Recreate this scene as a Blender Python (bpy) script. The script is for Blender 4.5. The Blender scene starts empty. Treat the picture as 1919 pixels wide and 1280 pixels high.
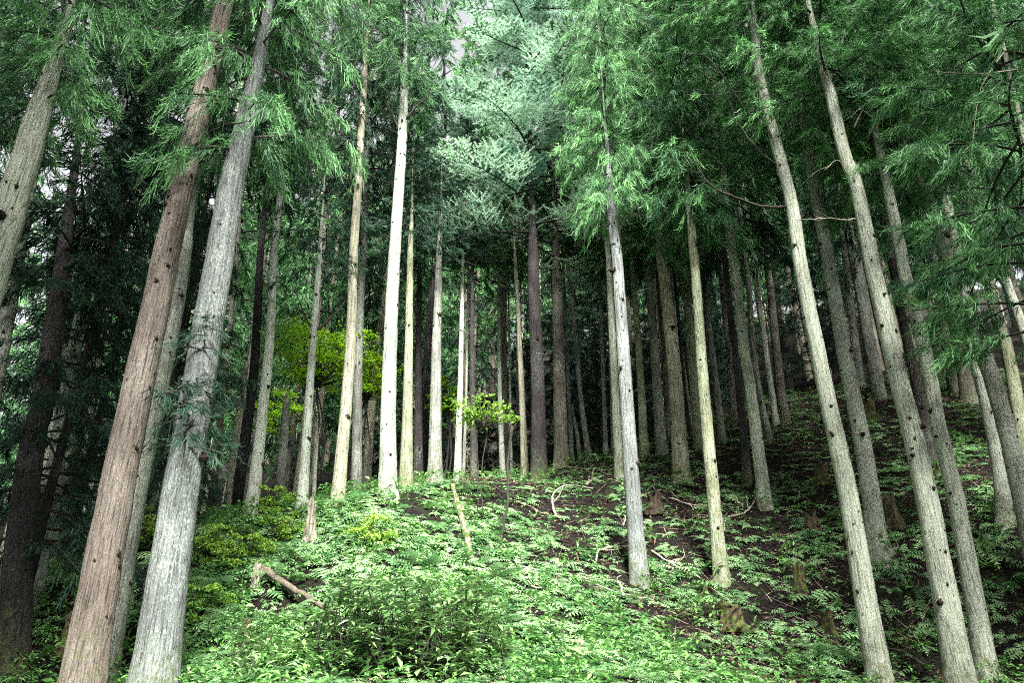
import bpy, math, random
import numpy as np
from mathutils import Vector

R = math.radians
sc = bpy.context.scene
COL = sc.collection

# ------------------------------------------------------------------ camera, sky, sun, exposure
EYE = 1.6
PITCH = R(25.0)
FPX = 1493.0                      # focal length in pixels of the 1919 px wide photograph (28 mm lens)
cam_d = bpy.data.cameras.new('camera')
cam_d.sensor_width = 36.0
cam_d.lens = 36.0 * FPX / 1919.0
cam_d.clip_start = 0.05
cam_d.clip_end = 1000
cam = bpy.data.objects.new('camera', cam_d)
cam.location = (0, 0, EYE)
cam.rotation_euler = (R(90) + PITCH, 0, 0)
COL.objects.link(cam)
sc.camera = cam

SUN_EL, SUN_AZ = 49.0, -10.0      # the sun stands behind the camera, a little to the right
world = bpy.data.worlds.new('World')
sc.world = world
world.use_nodes = True
wn = world.node_tree.nodes
wl = world.node_tree.links
bg = wn['Background']
sky = wn.new('ShaderNodeTexSky')
sky.sky_type = 'NISHITA'
sky.sun_disc = False
sky.sun_elevation = R(SUN_EL)
sky.sun_rotation = R(180 + SUN_AZ)
sky.air_density = 0.8
sky.dust_density = 1.0
sky.ozone_density = 1.0
hs = wn.new('ShaderNodeHueSaturation')
hs.inputs['Saturation'].default_value = 0.10
wl.new(sky.outputs[0], hs.inputs['Color'])
wl.new(hs.outputs[0], bg.inputs['Color'])
bg.inputs['Strength'].default_value = 0.065

sun_d = bpy.data.lights.new('sun', 'SUN')
sun_d.energy = 4.2
sun_d.angle = R(12)
sun_d.color = (1.0, 0.985, 0.93)
sun = bpy.data.objects.new('sun', sun_d)
COL.objects.link(sun)
sv = Vector((math.sin(R(SUN_AZ)) * math.cos(R(SUN_EL)), math.cos(R(SUN_AZ)) * math.cos(R(SUN_EL)), -math.sin(R(SUN_EL))))
sun.rotation_euler = sv.to_track_quat('-Z', 'Y').to_euler()

sc.view_settings.view_transform = 'Standard'
sc.view_settings.look = 'None'
sc.view_settings.gamma = 1.0
sc.view_settings.exposure = 2.75
cy = sc.cycles
cy.max_bounces = 3
cy.diffuse_bounces = 1
cy.glossy_bounces = 1
cy.transmission_bounces = 2
cy.use_denoising = False
cy.filter_width = 1.1
cy.use_light_tree = False
cy.use_adaptive_sampling = True
cy.adaptive_threshold = 0.02
sc.render.film_transparent = False

# ------------------------------------------------------------------ helpers
def ray(px, py):
    u = (px - 959.5) / FPX
    v = (640 - py) / FPX
    return np.array([u, math.cos(PITCH) - v * math.sin(PITCH), math.sin(PITCH) + v * math.cos(PITCH)])

def at(px, py, Y):
    d = ray(px, py)
    t = Y / d[1]
    return np.array([d[0] * t, Y, d[2] * t + EYE])

def mesh_tris(name, V, F, mats, tint=None, mat_idx=None, smooth=False):
    """one mesh out of vertex and triangle arrays"""
    V = np.asarray(V, dtype=np.float32)
    F = np.asarray(F, dtype=np.int32)
    me = bpy.data.meshes.new(name)
    n, m = len(V), len(F)
    k = F.shape[1]
    me.vertices.add(n)
    me.vertices.foreach_set('co', V.ravel())
    me.loops.add(m * k)
    me.loops.foreach_set('vertex_index', F.ravel())
    me.polygons.add(m)
    me.polygons.foreach_set('loop_start', np.arange(0, m * k, k, dtype=np.int32))
    for ma in mats:
        me.materials.append(ma)
    if mat_idx is not None:
        me.polygons.foreach_set('material_index', np.asarray(mat_idx, dtype=np.int32))
    me.polygons.foreach_set('use_smooth', np.full(m, smooth, dtype=bool))
    if tint is not None:
        a = me.attributes.new('tint', 'FLOAT', 'POINT')
        a.data.foreach_set('value', np.asarray(tint, dtype=np.float32))
    me.update(calc_edges=True)
    me.validate()
    return me

def link(name, me, parent=None, loc=(0, 0, 0), rot=(0, 0, 0), scale=(1, 1, 1)):
    o = bpy.data.objects.new(name, me)
    o.location = loc
    o.rotation_euler = rot
    o.scale = scale
    o.parent = parent
    COL.objects.link(o)
    return o

def tag(o, label=None, cat=None, group=None, kind=None):
    if label: o['label'] = label
    if cat: o['category'] = cat
    if group: o['group'] = group
    if kind: o['kind'] = kind
    return o

def unit(a):
    return a / (np.linalg.norm(a, axis=-1, keepdims=True) + 1e-9)

def frame(T):
    T = unit(T)
    ref = np.where(np.abs(T[..., 2:3]) > 0.9, np.array([1.0, 0, 0]), np.array([0, 0, 1.0]))
    A = unit(np.cross(T, ref))
    B = np.cross(T, A)
    return A, B

def tube(P, rad, sides=6, cap=True):
    """quads (as triangles) round a polyline"""
    P = np.asarray(P, float)
    n = len(P)
    rad = np.broadcast_to(np.asarray(rad, float), (n,))
    T = np.gradient(P, axis=0)
    A, B = frame(T)
    for i in range(1, n):
        if np.dot(A[i], A[i - 1]) < 0:
            A[i] *= -1; B[i] *= -1
    th = np.linspace(0, 2 * math.pi, sides, endpoint=False)
    V = P[:, None, :] + rad[:, None, None] * (np.cos(th)[None, :, None] * A[:, None, :] + np.sin(th)[None, :, None] * B[:, None, :])
    V = V.reshape(-1, 3)
    F = []
    for i in range(n - 1):
        for j in range(sides):
            a = i * sides + j; b = i * sides + (j + 1) % sides
            F += [(a, b, b + sides), (a, b + sides, a + sides)]
    F = np.array(F, int)
    if cap:
        V = np.vstack([V, P[-1] + T[-1] * 0.02, P[0]])
        c = len(V) - 2
        o = (n - 1) * sides
        F = np.vstack([F, [(o + j, o + (j + 1) % sides, c) for j in range(sides)], [((j + 1) % sides, j, c + 1) for j in range(sides)]])
    return V, F

class Acc:
    def __init__(self):
        self.V, self.F, self.T, self.M, self.n = [], [], [], [], 0
    def add(self, V, F, tint=0.5, mat=0):
        self.V.append(np.asarray(V, float)); self.F.append(np.asarray(F, int) + self.n)
        self.T.append(np.broadcast_to(np.asarray(tint, float), (len(V),)))
        self.M.append(np.full(len(F), mat))
        self.n += len(V)
    def mesh(self, name, mats, smooth=False):
        return mesh_tris(name, np.vstack(self.V), np.vstack(self.F), mats, np.concatenate(self.T), np.concatenate(self.M), smooth)

def smooth_path(P, n):
    """Catmull-Rom through the points"""
    P = np.asarray(P, float)
    if len(P) == 2:
        return P[0] + (P[1] - P[0]) * np.linspace(0, 1, n)[:, None]
    Q = np.vstack([2 * P[0] - P[1], P, 2 * P[-1] - P[-2]])
    s = np.linspace(0, len(P) - 1 - 1e-6, n)
    i = s.astype(int); f = (s - i)[:, None]
    a, b, c, d = Q[i], Q[i + 1], Q[i + 2], Q[i + 3]
    return 0.5 * (2 * b + (c - a) * f + (2 * a - 5 * b + 4 * c - d) * f ** 2 + (3 * b - a - 3 * c + d) * f ** 3)

def wob(x, y, s=0.0):
    return (np.sin(x * 1.7 + y * 0.9 + s) + np.sin(x * -1.1 + y * 2.3 + 1.3 + s * 2) + np.sin(x * 3.1 + y * 2.7 + 4.1 + s) * 0.6
            + np.sin(x * 5.3 - y * 4.1 + 0.7 + s) * 0.4) / 3.0

# ------------------------------------------------------------------ materials
def nodes(name):
    m = bpy.data.materials.new(name)
    m.use_nodes = True
    nt = m.node_tree
    return m, nt.nodes, nt.links, nt.nodes['Principled BSDF']

def ramp(n, stops):
    r = n.new('ShaderNodeValToRGB')
    e = r.color_ramp.elements
    e[0].position, e[0].color = stops[0][0], (*stops[0][1], 1)
    e[1].position, e[1].color = stops[-1][0], (*stops[-1][1], 1)
    for p, c in stops[1:-1]:
        x = e.new(p); x.color = (*c, 1)
    return r

def math_node(n, l, op, a, b=None):
    m = n.new('ShaderNodeMath'); m.operation = op
    for i, v in enumerate((a, b)):
        if v is None: continue
        if isinstance(v, (int, float)): m.inputs[i].default_value = v
        else: l.new(v, m.inputs[i])
    return m.outputs[0]

def bark_material():
    """bark: fibrous vertical streaks, pale lichen flecks; colour from the tree's own object colour, lichen amount from its alpha"""
    m, n, l, p = nodes('bark')
    tc = n.new('ShaderNodeTexCoord')
    oi = n.new('ShaderNodeObjectInfo')
    off = n.new('ShaderNodeVectorMath'); off.operation = 'ADD'
    mul = n.new('ShaderNodeVectorMath'); mul.operation = 'SCALE'
    comb = n.new('ShaderNodeCombineXYZ')
    for i in range(3): l.new(oi.outputs['Random'], comb.inputs[i])
    l.new(comb.outputs[0], mul.inputs[0]); mul.inputs['Scale'].default_value = 37.0
    l.new(tc.outputs['Object'], off.inputs[0]); l.new(mul.outputs[0], off.inputs[1])
    mp = n.new('ShaderNodeMapping'); mp.inputs['Scale'].default_value = (52, 52, 2.4)
    l.new(off.outputs[0], mp.inputs[0])
    fib = n.new('ShaderNodeTexNoise'); fib.inputs['Scale'].default_value = 1.0; fib.inputs['Detail'].default_value = 6; fib.inputs['Roughness'].default_value = 0.65
    l.new(mp.outputs[0], fib.inputs['Vector'])
    big = n.new('ShaderNodeTexNoise'); big.inputs['Scale'].default_value = 1.6; big.inputs['Detail'].default_value = 4
    l.new(off.outputs[0], big.inputs['Vector'])
    mp2 = n.new('ShaderNodeMapping'); mp2.inputs['Scale'].default_value = (70, 70, 24)
    l.new(off.outputs[0], mp2.inputs[0])
    lic = n.new('ShaderNodeTexNoise'); lic.inputs['Scale'].default_value = 1.0; lic.inputs['Detail'].default_value = 5; lic.inputs['Roughness'].default_value = 0.7
    l.new(mp2.outputs[0], lic.inputs['Vector'])
    fr = ramp(n, [(0.32, (0.16,) * 3), (0.43, (0.58,) * 3), (0.53, (0.92,) * 3), (0.66, (1.22,) * 3)])
    l.new(fib.outputs['Fac'], fr.inputs[0])
    br = ramp(n, [(0.3, (0.72, 0.70, 0.66)), (0.7, (1.12, 1.12, 1.08))])
    l.new(big.outputs['Fac'], br.inputs[0])
    m1 = n.new('ShaderNodeMix'); m1.data_type = 'RGBA'; m1.blend_type = 'MULTIPLY'; m1.inputs['Factor'].default_value = 1
    l.new(oi.outputs['Color'], m1.inputs['A']); l.new(fr.outputs[0], m1.inputs['B'])
    m2 = n.new('ShaderNodeMix'); m2.data_type = 'RGBA'; m2.blend_type = 'MULTIPLY'; m2.inputs['Factor'].default_value = 1
    l.new(m1.outputs['Result'], m2.inputs['A']); l.new(br.outputs[0], m2.inputs['B'])
    # lichen mask = smoothstep(noise + 0.35*(patches-0.5) + 0.2*(alpha-0.5))
    s1 = math_node(n, l, 'MULTIPLY', big.outputs['Fac'], 0.38)
    s2 = math_node(n, l, 'MULTIPLY', oi.outputs['Alpha'], 0.22)
    s3 = math_node(n, l, 'ADD', lic.outputs['Fac'], s1)
    s4 = math_node(n, l, 'ADD', s3, s2)
    lr = ramp(n, [(0.78, (0, 0, 0)), (0.95, (1, 1, 1))])
    l.new(s4, lr.inputs[0])
    lf = math_node(n, l, 'MULTIPLY', lr.outputs[0], 0.75)
    m3 = n.new('ShaderNodeMix'); m3.data_type = 'RGBA'
    l.new(lf, m3.inputs['Factor']); l.new(m2.outputs['Result'], m3.inputs['A']); m3.inputs['B'].default_value = (0.44, 0.48, 0.40, 1)
    # moss patches, mostly low down on the stem
    sep = n.new('ShaderNodeSeparateXYZ'); l.new(tc.outputs['Object'], sep.inputs[0])
    hz = n.new('ShaderNodeMapRange'); hz.inputs['From Min'].default_value = 0.0; hz.inputs['From Max'].default_value = 1.6
    hz.inputs['To Min'].default_value = 0.22; hz.inputs['To Max'].default_value = -0.12
    l.new(sep.outputs['Z'], hz.inputs['Value'])
    mo = n.new('ShaderNodeTexNoise'); mo.inputs['Scale'].default_value = 11.0; mo.inputs['Detail'].default_value = 8; mo.inputs['Roughness'].default_value = 0.7
    l.new(off.outputs[0], mo.inputs['Vector'])
    ms = math_node(n, l, 'ADD', mo.outputs['Fac'], hz.outputs['Result'])
    mr = ramp(n, [(0.60, (0, 0, 0)), (0.82, (0.75, 0.75, 0.75))])
    l.new(ms, mr.inputs[0])
    m4 = n.new('ShaderNodeMix'); m4.data_type = 'RGBA'
    l.new(mr.outputs[0], m4.inputs['Factor']); l.new(m3.outputs['Result'], m4.inputs['A']); m4.inputs['B'].default_value = (0.09, 0.11, 0.035, 1)
    l.new(m4.outputs['Result'], p.inputs['Base Color'])
    p.inputs['Roughness'].default_value = 0.92
    p.inputs['Specular IOR Level'].default_value = 0.15
    bsum = math_node(n, l, 'ADD', fib.outputs['Fac'], math_node(n, l, 'MULTIPLY', lic.outputs['Fac'], 0.5))
    b = n.new('ShaderNodeBump'); b.inputs['Strength'].default_value = 1.0; b.inputs['Distance'].default_value = 0.035
    l.new(bsum, b.inputs['Height']); l.new(b.outputs[0], p.inputs['Normal'])
    return m

def leaf_material(name, c0, c1, translucent=0.3, rough=0.6, var=0.4, spec=0.25):
    """colour runs from c0 to c1 with the leaf's own tint, and varies from plant to plant"""
    m, n, l, p = nodes(name)
    a = n.new('ShaderNodeAttribute'); a.attribute_name = 'tint'
    oi = n.new('ShaderNodeObjectInfo')
    tc = n.new('ShaderNodeTexCoord')
    no = n.new('ShaderNodeTexNoise'); no.inputs['Scale'].default_value = 0.9; no.inputs['Detail'].default_value = 3
    l.new(tc.outputs['Object'], no.inputs['Vector'])
    t1 = math_node(n, l, 'ADD', a.outputs['Fac'], math_node(n, l, 'MULTIPLY', math_node(n, l, 'SUBTRACT', oi.outputs['Random'], 0.5), var))
    t2 = math_node(n, l, 'ADD', t1, math_node(n, l, 'MULTIPLY', math_node(n, l, 'SUBTRACT', no.outputs['Fac'], 0.5), 0.7))
    r = ramp(n, [(0.0, c0), (1.0, c1)])
    l.new(t2, r.inputs[0])
    l.new(r.outputs[0], p.inputs['Base Color'])
    p.inputs['Roughness'].default_value = rough
    p.inputs['Specular IOR Level'].default_value = spec
    tr = n.new('ShaderNodeBsdfTranslucent')
    l.new(r.outputs[0], tr.inputs['Color'])
    mx = n.new('ShaderNodeMixShader'); mx.inputs[0].default_value = translucent
    l.new(p.outputs[0], mx.inputs[1]); l.new(tr.outputs[0], mx.inputs[2])
    l.new(mx.outputs[0], n['Material Output'].inputs['Surface'])
    return m

def wood_material(name, c0, c1, scale=(30, 30, 4), moss=None):
    m, n, l, p = nodes(name)
    tc = n.new('ShaderNodeTexCoord')
    mp = n.new('ShaderNodeMapping'); mp.inputs['Scale'].default_value = scale
    l.new(tc.outputs['Object'], mp.inputs[0])
    no = n.new('ShaderNodeTexNoise'); no.inputs['Scale'].default_value = 1; no.inputs['Detail'].default_value = 6; no.inputs['Roughness'].default_value = 0.7
    l.new(mp.outputs[0], no.inputs['Vector'])
    r = ramp(n, [(0.3, c0), (0.68, c1)])
    l.new(no.outputs['Fac'], r.inputs[0])
    out = r.outputs[0]
    if moss:
        n2 = n.new('ShaderNodeTexNoise'); n2.inputs['Scale'].default_value = 13; n2.inputs['Detail'].default_value = 7
        l.new(tc.outputs['Object'], n2.inputs['Vector'])
        r2 = ramp(n, [(moss, (0, 0, 0)), (moss + 0.08, (1, 1, 1))])
        l.new(n2.outputs['Fac'], r2.inputs[0])
        mx = n.new('ShaderNodeMix'); mx.data_type = 'RGBA'
        l.new(r2.outputs[0], mx.inputs['Factor']); l.new(out, mx.inputs['A']); mx.inputs['B'].default_value = (0.075, 0.105, 0.025, 1)
        out = mx.outputs['Result']
    l.new(out, p.inputs['Base Color'])
    p.inputs['Roughness'].default_value = 0.95
    p.inputs['Specular IOR Level'].default_value = 0.1
    b = n.new('ShaderNodeBump'); b.inputs['Strength'].default_value = 0.8; b.inputs['Distance'].default_value = 0.02
    l.new(no.outputs['Fac'], b.inputs['Height']); l.new(b.outputs[0], p.inputs['Normal'])
    return m

def soil_material():
    m, n, l, p = nodes('forest_soil')
    tc = n.new('ShaderNodeTexCoord')
    a = n.new('ShaderNodeTexNoise'); a.inputs['Scale'].default_value = 22; a.inputs['Detail'].default_value = 8; a.inputs['Roughness'].default_value = 0.75
    l.new(tc.outputs['Object'], a.inputs['Vector'])
    b = n.new('ShaderNodeTexNoise'); b.inputs['Scale'].default_value = 0.8; b.inputs['Detail'].default_value = 4
    l.new(tc.outputs['Object'], b.inputs['Vector'])
    r = ramp(n, [(0.3, (0.003, 0.002, 0.002)), (0.5, (0.009, 0.007, 0.007)), (0.62, (0.024, 0.018, 0.016)), (0.75, (0.10, 0.078, 0.066))])
    l.new(a.outputs['Fac'], r.inputs[0])
    r2 = ramp(n, [(0.52, (0, 0, 0)), (0.66, (0.6, 0.6, 0.6))])
    l.new(b.outputs['Fac'], r2.inputs[0])
    mx = n.new('ShaderNodeMix'); mx.data_type = 'RGBA'
    l.new(r2.outputs[0], mx.inputs['Factor']); l.new(r.outputs[0], mx.inputs['A']); mx.inputs['B'].default_value = (0.018, 0.026, 0.010, 1)
    l.new(mx.outputs['Result'], p.inputs['Base Color'])
    p.inputs['Roughness'].default_value = 1.0
    p.inputs['Specular IOR Level'].default_value = 0.1
    bp = n.new('ShaderNodeBump'); bp.inputs['Strength'].default_value = 1; bp.inputs['Distance'].default_value = 0.06
    l.new(a.outputs['Fac'], bp.inputs['Height']); l.new(bp.outputs[0], p.inputs['Normal'])
    return m

BARK = bark_material()
TWIG = wood_material('twig_bark', (0.018, 0.016, 0.014), (0.058, 0.052, 0.045))
PALE_TWIG = wood_material('pale_dead_twig', (0.16, 0.13, 0.10), (0.42, 0.37, 0.30))
KNOT = wood_material('knot_wood', (0.010, 0.007, 0.006), (0.05, 0.035, 0.028))
CEDAR = leaf_material('cedar_foliage', (0.022, 0.078, 0.034), (0.15, 0.36, 0.115), 0.25, 0.55, spec=0.3)
SPRUCE = leaf_material('spruce_foliage', (0.10, 0.24, 0.17), (0.46, 0.66, 0.47), 0.35, 0.45, spec=0.4)
DEEP = leaf_material('shade_toned_foliage', (0.010, 0.035, 0.022), (0.035, 0.085, 0.045), 0.2)  # dark copy of the cedar foliage, shade of the stand put into its colour
MAPLE = leaf_material('maple_leaves', (0.26, 0.54, 0.012), (0.50, 0.76, 0.06), 0.5)
FERN = leaf_material('fern_fronds', (0.026, 0.105, 0.030), (0.35, 0.57, 0.26), 0.35, 0.42, spec=0.5)
HERB = leaf_material('low_leaves', (0.025, 0.10, 0.020), (0.20, 0.41, 0.11), 0.3, 0.5, spec=0.3)
GLOSSY = leaf_material('glossy_shrub_leaves', (0.025, 0.075, 0.020), (0.20, 0.33, 0.12), 0.2, 0.32, spec=0.6)
LIME = leaf_material('lime_bush_leaves', (0.10, 0.22, 0.02), (0.30, 0.48, 0.08), 0.4)
LITTER = leaf_material('dry_litter', (0.012, 0.008, 0.008), (0.26, 0.18, 0.13), 0.1, 0.9)
SOIL = soil_material()
PALEWOOD = wood_material('weathered_pale_wood', (0.05, 0.042, 0.032), (0.34, 0.315, 0.25), moss=0.56)
MOSSWOOD = wood_material('mossy_pale_wood', (0.06, 0.05, 0.035), (0.33, 0.31, 0.24), moss=0.50)
STUMPWOOD = wood_material('rotting_stump_wood', (0.012, 0.009, 0.007), (0.10, 0.072, 0.048), moss=0.50)
ORANGEWOOD = wood_material('orange_rotten_wood', (0.015, 0.012, 0.008), (0.11, 0.092, 0.06), moss=0.6)
LOGWOOD = wood_material('fallen_log_bark', (0.03, 0.024, 0.018), (0.17, 0.145, 0.11), (5, 40, 40), moss=0.60)

# ------------------------------------------------------------------ the hillside
# surveyed points of the slope: image position with the depth of a trunk foot that stands there, then points out of view
SURVEY = [(155, 1330, 7.4), (288, 1330, 7.4), (195, 1290, 9.2), (600, 1280, 7.0), (960, 1280, 7.4), (1300, 1280, 8.0),
          (727, 932, 13.5), (634, 945, 14.2), (567, 950, 14.2), (471, 968, 13.2), (815, 906, 15.5), (1198, 1092, 12.3),
          (1352, 1087, 12.4), (1277, 898, 16.3), (1432, 952, 15.4), (1650, 1290, 9.8), (1799, 1300, 9.4), (1854, 1285, 10.2),
          (1645, 1030, 12.8), (1010, 898, 18.0), (1052, 876, 19.0), (923, 898, 17.2), (1470, 792, 21.0), (1440, 822, 19.5),
          (1612, 722, 25.0), (1790, 732, 22.5), (55, 1140, 11.0), (960, 1000, 13.3), (300, 1050, 11.5), (1910, 1040, 12.0), (1350, 828, 19.0)]
pts = []
for px, py, d in SURVEY:
    q = ray(px, py) * d
    pts.append((q[0], q[1], q[2] + EYE))
pts += [(0, 0, 0), (-4, 2, -0.3), (4, 2, 0.1), (0, -12, -2.5), (-12, 0, -1.2), (12, 0, 0.4),
        (-5, 21, 4.4), (-11, 21, 3.6), (-3, 27, 5.2), (-12, 30, 5.0), (-22, 20, 2.6), (-10, 45, 13), (-30, 45, 12), (4, 30, 10.5),
        (6, 45, 20), (24, 30, 15), (24, 15, 6.0), (30, 50, 26), (-60, 60, 16), (60, 60, 36), (0, 100, 46), (-60, 110, 40), (60, 110, 60),
        (-60, 0, -6), (60, 0, 4), (-60, -40, -10), (60, -40, -4)]
PT = np.array(pts)
def tps(r2):
    return np.where(r2 > 1e-9, 0.5 * r2 * np.log(np.maximum(r2, 1e-9)), 0)
nP = len(PT)
A_ = np.zeros((nP + 3, nP + 3))
dd = ((PT[:, None, :2] - PT[None, :, :2]) ** 2).sum(-1)
A_[:nP, :nP] = tps(dd) + np.eye(nP) * 0.6
A_[:nP, nP] = 1; A_[:nP, nP + 1:] = PT[:, :2]
A_[nP, :nP] = 1; A_[nP + 1:, :nP] = PT[:, :2].T
W_ = np.linalg.solve(A_, np.concatenate([PT[:, 2], np.zeros(3)]))
def height(X, Y):
    X = np.asarray(X, float); Y = np.asarray(Y, float)
    sh = X.shape
    x = X.ravel(); y = Y.ravel()
    z = np.zeros(len(x))
    for i in range(nP):
        z += W_[i] * tps((x - PT[i, 0]) ** 2 + (y - PT[i, 1]) ** 2)
    z += W_[nP] + W_[nP + 1] * x + W_[nP + 2] * y
    z += 0.07 * wob(x * 1.1, y * 1.1) + 0.03 * wob(x * 3.2, y * 3.2, 2.0)
    return z.reshape(sh)

def hit(px, py, tmin=4.0):
    """where the line of sight through a picture position first meets the slope"""
    d = ray(px, py)
    t = np.arange(tmin, 60, 0.03)
    z = d[2] * t + EYE - height(d[0] * t, d[1] * t)
    i = np.argmax(z < 0) if (z < 0).any() else len(t) - 1
    return np.array([d[0] * t[i], d[1] * t[i], height(d[0] * t[i], d[1] * t[i])])

gx = np.concatenate([np.arange(-90, -16, 4), np.arange(-16, 16, 0.16), np.arange(16, 91, 4)])
gy = np.concatenate([np.arange(-60, 3, 3), np.arange(3, 30, 0.16), np.arange(30, 141, 4)])
GX, GY = np.meshgrid(gx, gy)
GZ = height(GX, GY)
nx, ny = len(gx), len(gy)
ii, jj = np.meshgrid(np.arange(nx - 1), np.arange(ny - 1))
a = (jj * nx + ii).ravel()
gF = np.stack([a, a + 1, a + 1 + nx, a + nx], 1)
ground = link('ground', mesh_tris('ground', np.stack([GX.ravel(), GY.ravel(), GZ.ravel()], 1), gF, [SOIL], smooth=True))
tag(ground, 'dark soil of the steep forest hillside under needles and litter', kind='structure')

# ------------------------------------------------------------------ foliage builders
def strands(rng, acc, P, D, L, W, tint, droop=0.45, up=0.42, mat=0):
    """rope-like cedar leaf strands: narrow ribbons that sag and turn up at the tip"""
    N = len(P)
    D = unit(D)
    S = unit(np.cross(D, rng.normal(size=(N, 3))))
    L = L[:, None]; W = W[:, None]
    g = np.array([0, 0, -1.0])
    p1 = P + D * L * 0.5 + g * L * droop * 0.35
    p2 = P + D * L + g * L * (droop - up)
    V = np.stack([P - S * W * .5, P + S * W * .5, p1 - S * W * .45, p1 + S * W * .45, p2], 1).reshape(-1, 3)
    b = (np.arange(N) * 5)[:, None]
    F = np.concatenate([b + np.array([0, 1, 3]), b + np.array([0, 3, 2]), b + np.array([2, 3, 4])])
    acc.add(V, F, np.repeat(tint, 5) + np.tile(np.array([-.08, -.08, 0, 0, .16]), N), mat)

def cedar_crown(name, seed, leaf, H=10.0, RR=2.2, nb=80, nl=13, ns=26, sl=(0.09, 0.21), sw=0.0095, profile='full', hang=0.3, s0=0.18):
    rng = np.random.default_rng(seed)
    acc = Acc()
    P, D, L, T = [], [], [], []
    for k in range(nb):
        t = (k + rng.random()) / nb
        if profile == 'full':
            R_ = RR * (min(1, 0.55 + 2.2 * t) * (1 - t ** 1.6) + 0.12)
        else:
            R_ = RR * (1 - 0.85 * t)
        az = k * 2.399 + rng.normal() * 0.4
        ln = R_ * rng.uniform(0.65, 1.12)
        e0 = rng.uniform(-0.15, 0.45)
        dr = rng.uniform(0.25, 0.65) * (1.1 - 0.6 * t)
        s = np.linspace(0, 1, 7)
        ca, sa = math.cos(az), math.sin(az)
        bend = rng.normal() * 0.25
        def curve(s):
            r = ln * s
            a2 = az + bend * s
            return np.stack([r * np.cos(a2), r * np.sin(a2), t * H + ln * (e0 * s - dr * s ** 2 + 0.32 * dr * s ** 4)], -1)
        V, F = tube(curve(s), np.linspace(0.022, 0.004, 7) * (0.7 + 0.3 * RR / 2.2), 4, False)
        acc.add(V, F, 0.5, 1)
        m = max(4, int(nl * (0.5 + 0.5 * ln / RR)))
        ss = np.sort(rng.uniform(s0, 1.0, m))
        o = curve(ss)
        side = np.where(np.arange(m) % 2 == 0, 1, -1) * rng.uniform(0.35, 1.25, m)
        da = az + bend * ss + side
        el = rng.uniform(-0.75, 0.25, m)
        dl = np.stack([np.cos(da) * np.cos(el), np.sin(da) * np.cos(el), np.sin(el)], -1)
        lb = rng.uniform(0.30, 0.72, m) * (1.1 - 0.45 * ss) * (ln / RR) ** 0.4
        bt = np.clip(rng.normal(0.42, 0.2, m), 0, 1)
        q = rng.uniform(0.0, 1.0, (m, ns)) ** 0.8
        pp = o[:, None, :] + dl[:, None, :] * (lb[:, None] * q)[..., None]
        pp = pp + np.array([0, 0, -1.0]) * (hang * lb[:, None] * q ** 2)[..., None] + rng.normal(size=(m, ns, 3)) * 0.025
        d3 = dl[:, None, :] * 0.9 + rng.normal(size=(m, ns, 3)) * 0.36 + np.array([0, 0, -0.38])
        P.append(pp.reshape(-1, 3)); D.append(d3.reshape(-1, 3))
        L.append(rng.uniform(sl[0], sl[1], m * ns)); T.append((bt[:, None] + 0.22 * (q - 0.5)).ravel())
    P, D, L, T = map(np.concatenate, (P, D, L, T))
    strands(rng, acc, P, D, L, rng.uniform(0.7, 1.3, len(P)) * sw, T)
    return acc.mesh(name, [leaf, TWIG])

def needle_shoots(rng, acc, P0, P1, tint, nn=9, nlen=0.028, wid=0.0075, mat=0):
    """shoots clothed in short needles, swept forward"""
    N = len(P0)
    ax = P1 - P0
    Ln = np.linalg.norm(ax, axis=1)
    T = unit(ax)
    A, B = frame(T)
    q = (np.arange(nn) + 0.5) / nn
    for side in range(3):
        th = side * math.pi / 2 + rng.uniform(-.45, .45, (N, nn))
        o = P0[:, None] + ax[:, None] * (q[None, :, None] + rng.uniform(-.04, .04, (N, nn, 1)))
        rad = np.cos(th)[..., None] * A[:, None] + np.sin(th)[..., None] * B[:, None]
        taper = (1.1 - 0.5 * q)[None, :, None]
        tip = o + (rad * 0.85 + T[:, None] * 0.7) * nlen * taper
        w = T[:, None] * wid * 1.4
        V = np.stack([o - w, o + w, tip], 2).reshape(-1, 3)
        F = np.arange(len(V)).reshape(-1, 3)
        tt = np.repeat((tint[:, None] + 0.15 * (q - .5)).ravel(), 3)
        acc.add(V, F, tt, mat)

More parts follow.
